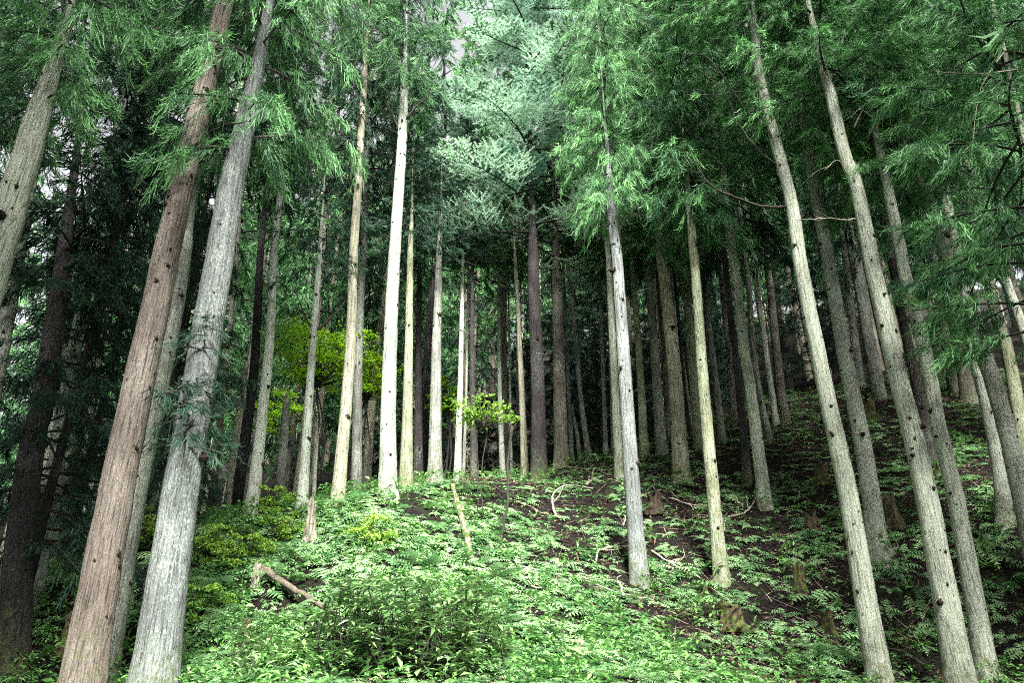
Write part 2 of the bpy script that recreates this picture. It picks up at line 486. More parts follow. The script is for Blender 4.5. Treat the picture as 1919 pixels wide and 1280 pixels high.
def spruce_crown(name, seed, leaf, H=11.0, RR=2.5, nb=54, nl=19, nn=8, nlen=0.038, low=True):
    rng = np.random.default_rng(seed)
    acc = Acc()
    S0, S1, ST = [], [], []
    for k in range(nb):
        t = (k + rng.random()) / nb
        R_ = RR * ((1 - 0.92 * t ** 1.15))
        az = k * 2.399 + rng.normal() * 0.35
        ln = R_ * rng.uniform(0.7, 1.12)
        e0 = rng.uniform(-0.22, 0.12)
        dr = rng.uniform(0.05, 0.30)
        bend = rng.normal() * 0.2
        def curve(s):
            r = ln * s; a2 = az + bend * s
            return np.stack([r * np.cos(a2), r * np.sin(a2), t * H + ln * (e0 * s - dr * s ** 2 + 0.5 * dr * s ** 4)], -1)
        s = np.linspace(0, 1, 8)
        V, F = tube(curve(s), np.linspace(0.026, 0.004, 8), 4, False)
        acc.add(V, F, 0.5, 1)
        m = max(5, int(nl * ln / RR))
        ss = np.linspace(0.22, 0.98, m) + rng.uniform(-.02, .02, m)
        o = curve(ss)
        bt = rng.normal(0.45, 0.2)
        for sgn in (-1, 1):
            da = az + bend * ss + sgn * rng.uniform(0.65, 1.05, m)
            el = rng.uniform(-0.25, 0.12, m)
            dl = np.stack([np.cos(da) * np.cos(el), np.sin(da) * np.cos(el), np.sin(el)], -1)
            lb = (0.95 * ln / 2.2) * (1.15 - ss) * rng.uniform(0.6, 1.15, m) + 0.12
            # the side shoot itself bends up at its end
            n2 = 4
            e = o.copy(); d = dl.copy()
            for i in range(n2):
                nx_ = e + d * (lb / n2)[:, None]
                S0.append(e); S1.append(nx_); ST.append(np.full(m, bt) + 0.1 * i / n2)
                # twigs on both sides
                if i < n2 - 1:
                    for s2 in (-1, 1):
                        ang = s2 * rng.uniform(0.5, 1.0, m)
                        d2 = np.stack([d[:, 0] * np.cos(ang) - d[:, 1] * np.sin(ang), d[:, 0] * np.sin(ang) + d[:, 1] * np.cos(ang), d[:, 2] + rng.uniform(-0.1, 0.3, m)], -1)
                        l2 = lb * rng.uniform(0.18, 0.42, m) * (1 - i / n2 * 0.5) + 0.05
                        S0.append(nx_); S1.append(nx_ + unit(d2) * l2[:, None]); ST.append(np.full(m, bt) + rng.uniform(0.0, 0.25, m))
                e = nx_
                d = unit(d + np.array([0, 0, 0.16]) + rng.normal(size=d.shape) * 0.08)
        tip = curve(np.array([0.75, 0.9, 1.0]))
        S0.append(tip[:2]); S1.append(tip[1:]); ST.append(np.full(2, bt + .1))
    needle_shoots(rng, acc, np.concatenate(S0), np.concatenate(S1), np.concatenate(ST), nn, nlen)
    return acc.mesh(name, [leaf, TWIG])

def leaf_quads(rng, acc, P, N, D, L, Wd, tint, mat=0, fold=0.15, plain=False):
    """pointed leaves: four triangles folded along the midrib"""
    n = len(P)
    D = unit(D - N * np.sum(D * N, 1, keepdims=True))
    S = np.cross(N, D)
    L = L[:, None]; Wd = Wd[:, None]
    mid = P + D * L * 0.5 - N * L * 0.05
    l_ = P + D * L * 0.45 + S * Wd * .5 + N * Wd * fold
    r_ = P + D * L * 0.45 - S * Wd * .5 + N * Wd * fold
    tip = P + D * L - N * L * 0.16
    if plain:
        b = (np.arange(n) * 4)[:, None]
        acc.add(np.stack([P, l_, tip, r_], 1).reshape(-1, 3), np.concatenate([b + np.array([0, 2, 1]), b + np.array([0, 3, 2])]), np.repeat(tint, 4), mat)
        return
    V = np.stack([P, l_, mid, r_, tip], 1).reshape(-1, 3)
    b = (np.arange(n) * 5)[:, None]
    F = np.concatenate([b + np.array([0, 2, 1]), b + np.array([0, 3, 2]), b + np.array([1, 2, 4]), b + np.array([2, 3, 4])])
    acc.add(V, F, np.repeat(tint, 5), mat)

def broadleaf_crown(name, seed, leaf, ext, n_tier=40, per=70, L=0.07, stems=None, flat=0.5):
    """layered sprays of small leaves filling an uneven ellipsoid ext=(rx,ry,rz)"""
    rng = np.random.default_rng(seed)
    acc = Acc()
    for k in range(n_tier):
        c = rng.normal(size=3); c = c / np.linalg.norm(c) * rng.random() ** 0.4
        c = c * np.array(ext)
        r = rng.uniform(0.16, 0.42) * ext[0] * 0.7
        m = int(per * rng.uniform(0.6, 1.3))
        q = rng.normal(size=(m, 3)) * np.array([r * .6, r * .6, r * 0.14])
        P = c + q
        N = unit(rng.normal(size=(m, 3)) * 0.45 + np.array([0, -0.1, 1.0]) * (0.6 + flat))
        D = unit(q * np.array([1, 1, .2]) + rng.normal(size=(m, 3)) * 0.15)
        leaf_quads(rng, acc, P, N, D, rng.uniform(.7, 1.3, m) * L, rng.uniform(.5, .75, m) * L, np.clip(rng.normal(.5 + rng.normal() * .15, .15, m), 0, 1))
        s = np.linspace(0, 1, 4)[:, None]
        base = np.array([0, 0, -ext[2] * 1.0])
        mid = (base + c) * 0.5 + np.array([0, 0, -0.1 * ext[2]])
        V, F = tube(base * (1 - s) ** 2 + 2 * mid * s * (1 - s) + c * s ** 2, np.linspace(0.012, 0.003, 4), 4, False)
        acc.add(V, F, .5, 1)
    return acc.mesh(name, [leaf, TWIG])

CROWNS = {
    'cedar': [cedar_crown('crown', 1, CEDAR, nb=96, nl=20, ns=46), cedar_crown('crown', 2, CEDAR, nb=88, nl=20, ns=46, RR=2.4), cedar_crown('crown', 3, CEDAR, nb=92, nl=20, ns=44)],
    'slim': [cedar_crown('crown', 5, CEDAR, RR=1.3, nb=120, nl=13, ns=34, s0=.04), cedar_crown('crown', 6, CEDAR, RR=1.3, nb=110, nl=13, ns=34, s0=.04)],
    'far': [cedar_crown('crown', 11, CEDAR, nb=60, nl=10, ns=18, sl=(0.16, 0.34), sw=0.026), cedar_crown('crown', 12, CEDAR, nb=56, nl=10, ns=18, sl=(0.16, 0.34), sw=0.026)],
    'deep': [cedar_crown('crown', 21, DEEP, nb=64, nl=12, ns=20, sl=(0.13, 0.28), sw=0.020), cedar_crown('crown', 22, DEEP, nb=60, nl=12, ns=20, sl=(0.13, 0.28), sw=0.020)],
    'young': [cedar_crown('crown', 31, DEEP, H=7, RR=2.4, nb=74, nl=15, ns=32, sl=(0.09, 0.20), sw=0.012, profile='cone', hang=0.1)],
    'spruce': [spruce_crown('crown', 42, SPRUCE, RR=2.7)],
}
CROWN_H = {'cedar': 10.0, 'slim': 10.0, 'far': 10.0, 'deep': 10.0, 'young': 7.0, 'spruce': 11.0}

# ------------------------------------------------------------------ trees
def trunk_mesh(path, r0, rtop, seed, sides=16, flare=0.55, rough=0.02, crown_at=None, thin=0.55):
    """round stem along a path, thicker and fluted at the foot"""
    rng = np.random.default_rng(seed)
    n = len(path)
    z = path[:, 2] - path[0, 2]
    H = z[-1]
    rad = r0 + (rtop - r0) * np.clip(z / H, 0, 1) ** 0.9
    if crown_at is not None:               # the stem thins quickly inside the crown
        rad = rad * (1 - thin * np.clip((z - crown_at - .2) / 2.6, 0, 1))
    rad = rad * (1 + flare * np.exp(-np.maximum(z, 0) / 0.26) + 0.12 * np.exp(-np.maximum(z, 0) / 1.0))
    th = np.linspace(0, 2 * math.pi, sides, endpoint=False)
    ph = rng.uniform(0, 6.28, 4)
    k = rng.integers(3, 6)
    TH, ZZ = np.meshgrid(th, z)
    bump = 1 + rough * (np.sin(TH * 3 + ph[0] + ZZ * 0.5) + 0.8 * np.sin(TH * 7 + ph[1] - ZZ * 0.9) + 0.5 * np.sin(TH * 2 + ZZ * 1.3 + ph[2])) / 1.6
    bump += 0.28 * flare * np.exp(-np.maximum(ZZ, 0) / 0.3) * np.sin(TH * k + ph[3])
    bump += rng.normal(size=bump.shape) * rough * 0.22
    rr = rad[:, None] * bump
    V = np.stack([path[:, 0][:, None] + rr * np.cos(TH), path[:, 1][:, None] + rr * np.sin(TH), np.broadcast_to(path[:, 2][:, None], TH.shape)], -1).reshape(-1, 3)
    i, j = np.meshgrid(np.arange(n - 1), np.arange(sides), indexing='ij')
    a = i * sides + j; b = i * sides + (j + 1) % sides
    F = np.stack([a, b, b + sides, a + sides], -1).reshape(-1, 4)
    me = mesh_tris('trunk', V, F, [BARK], smooth=True)
    return me, rad, z

def knot_mesh(seed):
    """dark branch stub with the lip of bark that curls over it"""
    rng = np.random.default_rng(seed)
    acc = Acc()
    s = 7
    th = np.linspace(0, 2 * math.pi, s, endpoint=False)
    rings = []
    for x, r in ((-0.25, 1.0), (0.30, 0.85), (0.75, 0.55), (0.5, 0.2)):
        rr = r * (1 + rng.normal(size=s) * 0.16)
        rings.append(np.stack([np.full(s, x) + rng.normal(size=s) * .08, rr * np.cos(th), rr * np.sin(th) * 0.85], -1))
    V = np.concatenate(rings)
    F = []
    for i in range(3):
        for j in range(s):
            a = i * s + j; b = i * s + (j + 1) % s
            F += [(a, b, b + s), (a, b + s, a + s)]
    acc.add(V, F, .5, 0)
    for q in range(2):                       # torn bark beside the stub
        a0 = rng.uniform(0.3, 2.8); n_ = 4
        t = np.linspace(a0, a0 + rng.uniform(.5, 1.0), n_)
        P = np.stack([np.full(n_, -0.02), rng.uniform(1.1, 1.5) * np.cos(t), rng.uniform(1.0, 1.5) * np.sin(t)], -1)
        V, F = tube(P, np.array([.06, .2, .17, .05]) * rng.uniform(.7, 1.3), 4, True)
        acc.add(V, F, .5, 0)
    return acc.mesh('knot', [KNOT])
KNOTS = [knot_mesh(i) for i in range(4)]

def limb_mesh(P, r0, r1, mat, twigs=0, seed=0, name='bare_branch'):
    rng = np.random.default_rng(seed)
    acc = Acc()
    n = max(6, len(P) * 4)
    Q = smooth_path(P, n)
    Q[1:] += rng.normal(size=(n - 1, 3)) * min(r0 * 0.3, .006)
    V, F = tube(Q, np.linspace(r0, r1, n) * (1 + rng.normal(size=n) * .05), 7)
    V = V + rng.normal(size=V.shape) * r0 * .09
    acc.add(V, F)
    for k in range(twigs):
        i = rng.integers(n // 3, n - 1)
        d = unit(Q[min(i + 1, n - 1)] - Q[i - 1] + rng.normal(size=3) * np.linalg.norm(Q[min(i + 1, n - 1)] - Q[i - 1]) * 0.9)
        L = rng.uniform(0.15, 0.5)
        e = Q[i] + d * L * .5 + rng.normal(size=3) * .03
        V, F = tube(smooth_path([Q[i], e, e + d * L * .5 + np.array([0, 0, rng.uniform(-.1, .12)])], 5), np.linspace(r1 * 1.1, r1 * 0.4, 5), 4)
        acc.add(V, F)
    return acc.mesh(name, [mat], smooth=True)

COLORS = {  # bark colour and lichen amount
    'red': (0.225, 0.190, 0.170, 0.0), 'bright': (0.56, 0.60, 0.53, 0.8), 'grey': (0.185, 0.205, 0.21, 0.3), 'pale': (0.41, 0.44, 0.36, 0.5), 'white': (0.40, 0.445, 0.39, 0.6),
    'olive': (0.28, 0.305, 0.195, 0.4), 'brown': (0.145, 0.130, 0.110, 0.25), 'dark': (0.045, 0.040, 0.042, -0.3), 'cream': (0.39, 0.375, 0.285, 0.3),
    'greyb': (0.22, 0.23, 0.205, 0.4), 'mott': (0.21, 0.205, 0.17, 0.9)}
seedc = [100]
def fresh():
    seedc[0] += 1
    return seedc[0]

def tree(label, pix, w, color='pale', d=None, Y=None, crown='cedar', cb=None, top=20.0, cr=1.0, group=None, knots=14, name='cedar_tree',
         limbs=(), wtop=None, sides=16, snag=False, flare=0.85, cat='tree', twigs=0):
    """a tree from the picture positions along its stem (foot first), the stem's width there and the depth it stands at"""
    seed = fresh()
    rng = np.random.default_rng(seed)
    if Y is None:
        if d is None:
            base = hit(*pix[0]); Y = base[1]
        else:
            Y = (ray(*pix[0]) * d)[1]
    P = [at(x, y, Y) for x, y in pix]
    b = P[0].copy(); b[2] = float(height(b[0], Y)) 
    if b[2] < P[0][2] - 0.02 and len(P) > 1:   # stem reaches down behind the crest
        sl = (P[1][0] - P[0][0]) / max(P[1][2] - P[0][2], .1)
        b[0] -= sl * (P[0][2] - b[2]); b[2] = float(height(b[0], Y))
        P = [b] + (P if P[0][2] - b[2] > 0.4 else P[1:])
    else:
        P = [b] + [q for q in P[1:] if q[2] > b[2] + 0.3]
    depth0 = b[1] * math.cos(PITCH) + (b[2] - EYE) * math.sin(PITCH)
    r0 = 0.5 * w * depth0 / FPX
    root = bpy.data.objects.new(name, None)
    root.location = b; root.empty_display_size = 0.3
    COL.objects.link(root)
    tag(root, label, cat, group)
    rel = [q - b for q in P]
    rel[0] = np.array([0, 0, 0.0])
    lean = (rel[-1] - rel[0]); lean = lean / max(lean[2], .1)
    topz = max(top, rel[-1][2] + 1) if not snag else rel[-1][2]
    if not snag:
        z = rel[-1][2]
        k = (topz - z)
        yl = rng.normal() * 0.01
        rel.append(rel[-1] + np.array([lean[0] * k * 0.5, yl * k * .5, k * .5]))
        rel.append(rel[-1] + np.array([lean[0] * k * 0.3, yl * k * .5, k * .5]))
    rel = np.array(rel)
    n = int(np.clip(topz * 2.6, 8, 64))
    path = smooth_path(rel, n)
    path[1:, :2] += rng.normal(size=(n - 1, 2)) * r0 * 0.02
    if path[0, 2] == 0:
        low = path[0] - np.array([rel[1][0] / max(rel[1][2], .1) * 0.35, 0, 0.35])
        extra = np.array([path[0] + (path[1] - path[0]) * f for f in (0.25, 0.5, 0.75)])
        path = np.vstack([low, path[0], extra, path[1:]])
    rt = r0 * 0.22 if wtop is None else wtop
    if snag: rt = r0 * (0.75 if wtop is None else wtop)
    cbz = None
    if crown:
        cbz = (at(pix[0][0], cb, Y)[2] if cb is not None else b[2] + 9.0) - b[2]
        cbz = min(cbz, topz - 3)
    me, rad, z = trunk_mesh(path, r0, rt, seed, sides, flare, crown_at=cbz, thin=.82 if (cr <= .62 or crown == 'spruce') else .5)
    t = link('trunk', me, root)
    t.color = COLORS[color]
    zz = path[:, 2]
    def stem(h):
        return np.array([np.interp(h, zz, path[:, 0]), np.interp(h, zz, path[:, 1]), h]), float(np.interp(h, zz, rad))
    if snag:
        # splintered top
        acc = Acc()
        c, r = stem(zz[-1])
        for k in range(9):
            a = k * 0.7 + rng.normal() * .2
            o = c + np.array([math.cos(a), math.sin(a), 0]) * r * 0.7 - np.array([0, 0, .12])
            V, F = tube([o, o + np.array([0, 0, .12]), o + np.array([rng.normal() * .02, rng.normal() * .02, .12 + rng.uniform(.05, .32)])], [r * .42, r * .36, .004], 5)
            acc.add(V, F)
        o = link('splintered_top', acc.mesh('splintered_top', [PALEWOOD]), root)
    if crown == 'cedar' and cr <= .62:
        crown, cr = 'slim', cr / .6
    if crown:
        o, _ = stem(cbz)
        me = CROWNS[crown][seed % len(CROWNS[crown])]
        hh = topz + 0.4 - cbz
        rc = cr
        link('crown', me, root, o, (math.atan2(-(stem(topz)[0] - o)[1], hh), math.atan2((stem(topz)[0] - o)[0], hh), rng.uniform(0, 6.28)), (rc, rc, hh / CROWN_H[crown]))
    if sides >= 24:
        # slivers of bark lifting off the stem
        nfl = 420
        hz_ = rng.uniform(0.2, min(cbz or topz, topz), nfl); az = rng.uniform(0, 2 * math.pi, nfl)
        cx = np.interp(hz_, zz, path[:, 0]); cy_ = np.interp(hz_, zz, path[:, 1]); rr_ = np.interp(hz_, zz, rad)
        Lf = rng.uniform(.05, .28, nfl); wf = rng.uniform(.004, .012, nfl); lift = rng.uniform(.002, .012, nfl)
        ca, sa = np.cos(az), np.sin(az)
        def ring(da, dz, out):
            q = az + da / rr_
            return np.stack([cx + (rr_ + out) * np.cos(q), cy_ + (rr_ + out) * np.sin(q), hz_ + dz], -1)
        V = np.stack([ring(-wf, 0 * Lf, -.004), ring(wf, 0 * Lf, -.004), ring(-wf * .8, Lf * .5, lift * .5), ring(wf * .8, Lf * .5, lift * .6), ring(wf * rng.uniform(-1, 1, nfl), Lf, lift)], 1).reshape(-1, 3)
        bb = (np.arange(nfl) * 5)[:, None]
        F = np.concatenate([bb + np.array([0, 1, 3]), bb + np.array([0, 3, 2]), bb + np.array([2, 3, 4])])
        fo = link('bark_flakes', mesh_tris('bark_flakes', V, F, [BARK]), root)
        fo.color = COLORS[color]; fo['kind'] = 'stuff'
    if knots:
        hi = min((cbz or topz), topz) - 0.2
        for k in range(knots):
            h = 0.7 + (hi - 0.7) * rng.random() if k % 3 else 0.7 + (hi - 0.7) * (k + rng.random()) / knots
            az = rng.uniform(math.pi * 1.02, math.pi * 1.98)      # the side one can see and a little round it
            c, r = stem(h)
            s = 0.018 * math.exp(rng.normal() * .5) * (0.6 + 0.4 * r0 / 0.18)
            kn = link('knot', KNOTS[rng.integers(4)], root, c + np.array([math.cos(az), math.sin(az), 0]) * r * 0.99, (rng.normal() * .2, 0, az), (s * (.8 if rng.random() < .8 else 2.2), s * rng.uniform(.7, 1.2), s * rng.uniform(.7, 1.4)))
    for (lp, lr, mat, tw, dy) in limbs:
        n_ = len(lp)
        Q = np.array([at(x, y, Y + dy * i / max(1, n_ - 1)) for i, (x, y) in enumerate(lp)]) - b
        link('bare_branch', limb_mesh(Q, lr, lr * .25, mat, tw, fresh()), root)
    for k in range(twigs):
        # short dead branches below the crown
        h = (cbz or topz) * rng.uniform(0.62, 1.0)
        az = rng.uniform(0, 6.28)
        c, r = stem(h)
        L = rng.uniform(0.5, 1.6)
        dv = np.array([math.cos(az), math.sin(az), 0])
        Q = [c, c + dv * L * .4 + np.array([0, 0, rng.uniform(-.05, .15)]), c + dv * L + np.array([rng.normal() * .15, rng.normal() * .15, rng.uniform(-.35, .45)])]
        link('bare_branch', limb_mesh(np.array(Q), 0.012, 0.004, TWIG, 3, fresh()), root)
    return root, b, stem

# --- the near and middle trees, left to right
tree('big pale cedar cut by the left edge of the picture, foliage across its upper trunk', [(-230, 1225), (-90, 760), (10, 425), (62, 250), (122, 50)], 96, 'pale', Y=6.9, crown='cedar', cb=225, cr=0.45, top=19, knots=26, sides=24)
tree('dim grey trunk half hidden right behind the big pale cedar at left edge', [(-100, 1200), (5, 640), (50, 380), (95, 150)], 42, 'greyb', Y=10.5, cr=0.6, crown='cedar', cb=160, knots=10)
tree('reddish brown cedar trunk dotted with knots, nearest trunk at left', [(146, 1335), (155, 1280), (211, 960), (277, 640), (347, 320), (421, 0)], 78, 'red', Y=8.0, crown='cedar', cb=-70, top=21, knots=46, sides=28,
     limbs=[([(345, 300), (375, 262), (420, 235), (470, 225)], .022, TWIG, 4, -.4)], wtop=0.035)
tree('slim grey trunk tucked close behind the reddish brown cedar', [(192, 1300), (255, 940), (318, 640), (345, 480), (365, 320)], 44, 'greyb', cr=0.55, crown='cedar', cb=120, knots=16, top=20)
tree('thick grey smooth cedar trunk right of the reddish brown one', [(280, 1335), (288, 1280), (335, 940), (386, 640), (440, 320), (497, 50)], 82, 'grey', Y=8.1, crown='cedar', cb=290, cr=0.75, knots=12, sides=28, top=20, wtop=0.05)
tree('pale straight trunk vanishing into dark foliage, left of the bright maple', [(471, 967), (489, 800), (505, 640), (513, 480), (525, 360)], 25, 'bright', top=13, d=13.3, crown='cedar', cb=340, cr=0.5, knots=14)
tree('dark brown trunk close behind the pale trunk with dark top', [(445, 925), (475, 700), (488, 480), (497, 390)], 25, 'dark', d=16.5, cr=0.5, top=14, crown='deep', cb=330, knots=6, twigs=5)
tree('greenish pale slim trunk whose dark top divides the bright maple leaves', [(566, 952), (577, 780), (588, 620), (596, 520)], 20, 'white', crown='deep', cb=510, cr=0.5, top=11, knots=10,
     limbs=[([(588, 622), (618, 598), (650, 560), (668, 520)], .03, TWIG, 2, .3), ([(588, 620), (570, 590), (555, 545)], .025, TWIG, 2, 0)])
tree('brown green trunk standing on the ridge right of the bright maple', [(632, 947), (650, 740), (659, 600), (662, 480), (671, 350), (680, 190)], 25, 'cream', cr=0.45, crown='cedar', cb=140, knots=14, twigs=3)
tree('dull olive trunk hard behind the brown green ridge trunk', [(668, 934), (671, 705), (676, 555), (684, 400)], 21, 'greyb', d=16.5, crown='deep', cb=380, knots=6, twigs=3)
tree('bright pale trunk with flared foot at the middle of the ridge, forking below its crown', [(727, 932), (729, 705), (739, 480), (751, 300), (757, 170)], 33, 'white', crown='cedar', cb=185, cr=0.5, knots=26, flare=.7, sides=24,
     limbs=[([(750, 250), (735, 215), (722, 180), (716, 140)], .035, TWIG, 2, -.2), ([(753, 235), (775, 205), (800, 180), (812, 150)], .03, TWIG, 2, -.2), ([(752, 262), (738, 245), (722, 240)], .015, TWIG, 1, -.3)])
tree('olive tinted trunk touching the right side of the bright forked ridge trunk', [(761, 922), (765, 700), (769, 480), (772, 390)], 24, 'olive', d=15.0, cr=0.5, top=9.5, crown='deep', cb=470, knots=10)
tree('trunk with pale top and black lower half behind the ridge trunks', [(784, 915), (784, 700), (786, 517), (788, 430)], 20, 'dark', d=17.5, cr=0.5, top=9, crown='deep', cb=520, knots=4)
tree('brown grey straight trunk right of the olive ridge trunk', [(815, 907), (817, 705), (823, 480), (826, 400)], 27, 'greyb', cr=0.55, top=9.5, crown='deep', cb=480, knots=10, twigs=3)
tree('thin trunk dark at foot and pale above, left of the leafy sapling', [(857, 897), (863, 705), (866, 555), (868, 450)], 14, 'pale', d=17, cr=0.5, top=9.5, crown='deep', cb=480, knots=4)
tree('very thin pale trunk beside the thin dark footed one', [(868, 905), (873, 760), (876, 600)], 6, 'pale', d=18, crown='far', cb=480, cr=.6, top=14, knots=0)
tree('dark slim trunk seen through the leafy sapling', [(888, 905), (885, 705), (885, 555), (885, 450)], 14, 'dark', d=17, cr=0.55, top=9.5, crown='deep', cb=480, knots=3, twigs=4)
tree('dark grey trunk right behind the leafy sapling', [(923, 898), (922, 705), (921, 555), (922, 430)], 20, 'brown', cr=0.55, top=9, crown='deep', cb=500, knots=4, twigs=3)
tree('slim grey trunk leaning against the view of the dark grey one', [(942, 892), (936, 705), (935, 555), (935, 450)], 12, 'greyb', d=19.5, cr=0.55, top=9, crown='far', cb=500, knots=0)
tree('very thin pale stem between sapling and yellowish trunk', [(958, 870), (956, 740), (954, 620)], 6, 'pale', d=21, crown='far', cb=500, cr=.6, top=14, knots=0)
tree('slim yellowish spotted trunk left of the two big dark trunks', [(984, 888), (974, 640), (967, 517), (963, 440)], 15, 'cream', d=18.5, cr=0.5, top=9.5, crown='far', cb=470, knots=8)
tree('big very dark purple brown trunk left of centre pair', [(1010, 900), (1007, 705), (1001, 555), (998, 430)], 31, 'dark', crown='spruce', cb=470, cr=1.3, knots=4, top=21)
tree('big dark brown trunk carrying the bright blue green spruce foliage', [(1052, 878), (1048, 705), (1044, 555), (1040, 400), (1035, 320)], 28, 'brown', crown='spruce', cb=500, cr=1.5, name='spruce_tree', knots=6, top=20,
     limbs=[([(1042, 420), (1070, 440), (1090, 465), (1084, 440), (1105, 418), (1120, 440), (1122, 470)], .016, PALE_TWIG, 1, -.8)])
tree('thin blue grey stem right beside the big dark brown spruce trunk', [(1073, 875), (1066, 740), (1060, 600)], 9, 'grey', d=20, crown='far', cb=480, cr=.7, knots=0)
tree('thin stem leaning left, rooted below the spruce on the shady slope', [(1105, 872), (1089, 750), (1081, 660), (1071, 560)], 11, 'greyb', d=19.5, crown='far', cb=480, cr=.7, knots=3)
tree('lone thin pale stem left of the peeling trunk', [(1136, 868), (1131, 724), (1126, 600)], 9, 'greyb', d=19.5, crown='far', cb=500, cr=.7, knots=0)
tree('pale trunk half covered by the peeling trunk in front of it', [(1162, 890), (1151, 700), (1141, 500), (1136, 420)], 19, 'pale', d=16.5, cr=0.5, top=12, crown='cedar', cb=400, knots=5)
tree('pale trunk with peeling flaky bark standing alone low on the slope', [(1199, 1094), (1186, 930), (1171, 705), (1156, 480), (1147, 400)], 33, 'grey', crown='cedar', cb=400, cr=0.45, knots=30, flare=.8, sides=24,
     limbs=[([(1152, 440), (1138, 410), (1125, 395), (1108, 390)], .02, TWIG, 3, -.3), ([(1154, 455), (1164, 425), (1180, 400), (1198, 385)], .02, TWIG, 3, -.3), ([(1157, 500), (1163, 455), (1160, 420)], .012, TWIG, 2, -.35)])
tree('spotted olive trunk right behind the peeling trunk', [(1206, 822), (1200, 705), (1190, 560), (1184, 500)], 17, 'olive', d=18.5, cr=0.6, top=14, crown='cedar', cb=480, knots=6)
tree('grey brown trunk between peeling and cream trunks', [(1239, 840), (1230, 705), (1218, 540), (1210, 470)], 21, 'greyb', d=18.5, cr=0.7, crown='cedar', cb=470, knots=6)
tree('thin dark trunk squeezed left of the cream trunk', [(1254, 835), (1244, 650), (1236, 560)], 12, 'brown', d=20, crown='far', cb=480, knots=0)
tree('smooth cream trunk dotted with small dark knots, mossy foot', [(1277, 900), (1265, 705), (1244, 517), (1237, 450)], 31, 'cream', cr=0.62, crown='cedar', cb=470, knots=26, sides=24)
tree('thin reddish dark stem right of the cream trunk', [(1296, 830), (1284, 742), (1264, 517)], 8, 'dark', d=20, crown='far', cb=480, cr=.7, knots=0)
tree('pale olive trunk partly behind the green tinted foreground trunk', [(1311, 835), (1298, 690), (1285, 530), (1278, 460)], 20, 'olive', d=18.5, crown='cedar', cb=450, knots=8)
tree('green tinted slim trunk standing low on the slope right of the peeling trunk', [(1353, 1090), (1337, 930), (1319, 730), (1303, 510), (1295, 420)], 27, 'olive', crown='cedar', cb=425, cr=0.62, knots=24, sides=24)
tree('slim knotty trunk just right of the green tinted trunk', [(1354, 830), (1342, 720), (1327, 605), (1318, 500)], 14, 'greyb', crown='far', cb=480, knots=8)
tree('thin brown trunk between knotty slim trunk and pale curved trunk', [(1376, 775), (1364, 650), (1352, 530), (1346, 470)], 11, 'brown', d=22, crown='far', cb=460, knots=3)
tree('pale trunk curving gently up the slope, ferns at its foot', [(1434, 954), (1413, 780), (1392, 630), (1377, 505), (1363, 390), (1345, 240)], 25, 'pale', crown='cedar', cb=330, cr=0.62, knots=22, sides=24)
tree('dark trunk shadowing the left side of the pale curving trunk', [(1402, 912), (1390, 780), (1378, 660), (1366, 560)], 16, 'dark', d=16.5, crown='deep', cb=470, knots=3)
tree('slim spotted trunk right of the pale curving trunk', [(1441, 824), (1417, 700), (1404, 555), (1396, 470)], 13, 'greyb', crown='far', cb=450, knots=8)
tree('slim pale trunk left of the straight brown trunk', [(1453, 785), (1437, 670), (1421, 560), (1412, 490)], 12, 'pale', d=21, crown='far', cb=470, knots=4)
tree('straight brown trunk high on the slope at edge of the dark hollow', [(1471, 793), (1460, 705), (1445, 555), (1437, 490)], 18, 'brown', crown='far', cb=500, knots=4)
tree('tall slender pale trunk with long dark bare limbs curving left from its upper half', [(1652, 1298), (1620, 1110), (1585, 905), (1545, 720), (1500, 495), (1485, 390), (1450, 250), (1420, 125), (1409, 15)], 44, 'pale', Y=10.6, crown='cedar', cb=40, cr=.8, top=19, knots=34, sides=24, wtop=.03,
     limbs=[([(1478, 388), (1430, 386), (1375, 368), (1330, 345), (1300, 305), (1285, 292)], .026, TWIG, 4, -.5), ([(1462, 312), (1420, 280), (1380, 225), (1355, 170), (1300, 120)], .02, TWIG, 4, -.2),
            ([(1450, 275), (1425, 190), (1408, 130), (1400, 60)], .022, TWIG, 3, -.3), ([(1436, 232), (1395, 200), (1330, 110), (1290, 100)], .018, TWIG, 4, .2), ([(1452, 262), (1490, 225), (1500, 180)], .012, TWIG, 2, -.3),
            ([(1440, 245), (1400, 175), (1345, 178), (1290, 175)], .014, TWIG, 3, -.6)])
tree('trunk brown and lichen flecked at its foot, paler above, behind the slender limbed trunk', [(1646, 1034), (1621, 855), (1586, 680), (1553, 495), (1521, 320)], 36, 'mott', crown='cedar', cb=260, cr=.8, knots=18, flare=.9, sides=24,
     limbs=[([(1530, 355), (1512, 345), (1500, 350)], .016, PALE_TWIG, 4, -.3), ([(1534, 365), (1560, 372), (1585, 380)], .014, TWIG, 4, -.3)])
tree('tall pale spotted trunk, widest of the leaning trunks at lower right', [(1806, 1310), (1760, 1055), (1720, 855), (1680, 695), (1637, 505), (1605, 350), (1580, 280), (1560, 190), (1535, 95)], 51, 'pale', Y=10.2, crown='cedar', cb=170, cr=.95, top=18, knots=34, sides=26, wtop=.03,
     limbs=[([(1590, 330), (1570, 300), (1545, 318)], .01, PALE_TWIG, 2, -.2), ([(1603, 410), (1580, 412), (1555, 408), (1525, 410), (1490, 412)], .014, PALE_TWIG, 5, -.4),
            ([(1600, 240), (1618, 200), (1608, 205)], .014, PALE_TWIG, 3, -.3)])
tree('slim pale trunk with a swelling half way, right of the widest leaning trunk', [(1857, 1295), (1795, 955), (1760, 805), (1732, 655), (1695, 510), (1678, 420)], 38, 'pale', Y=11.0, crown='cedar', cb=330, cr=.9, top=18, knots=26, sides=24)
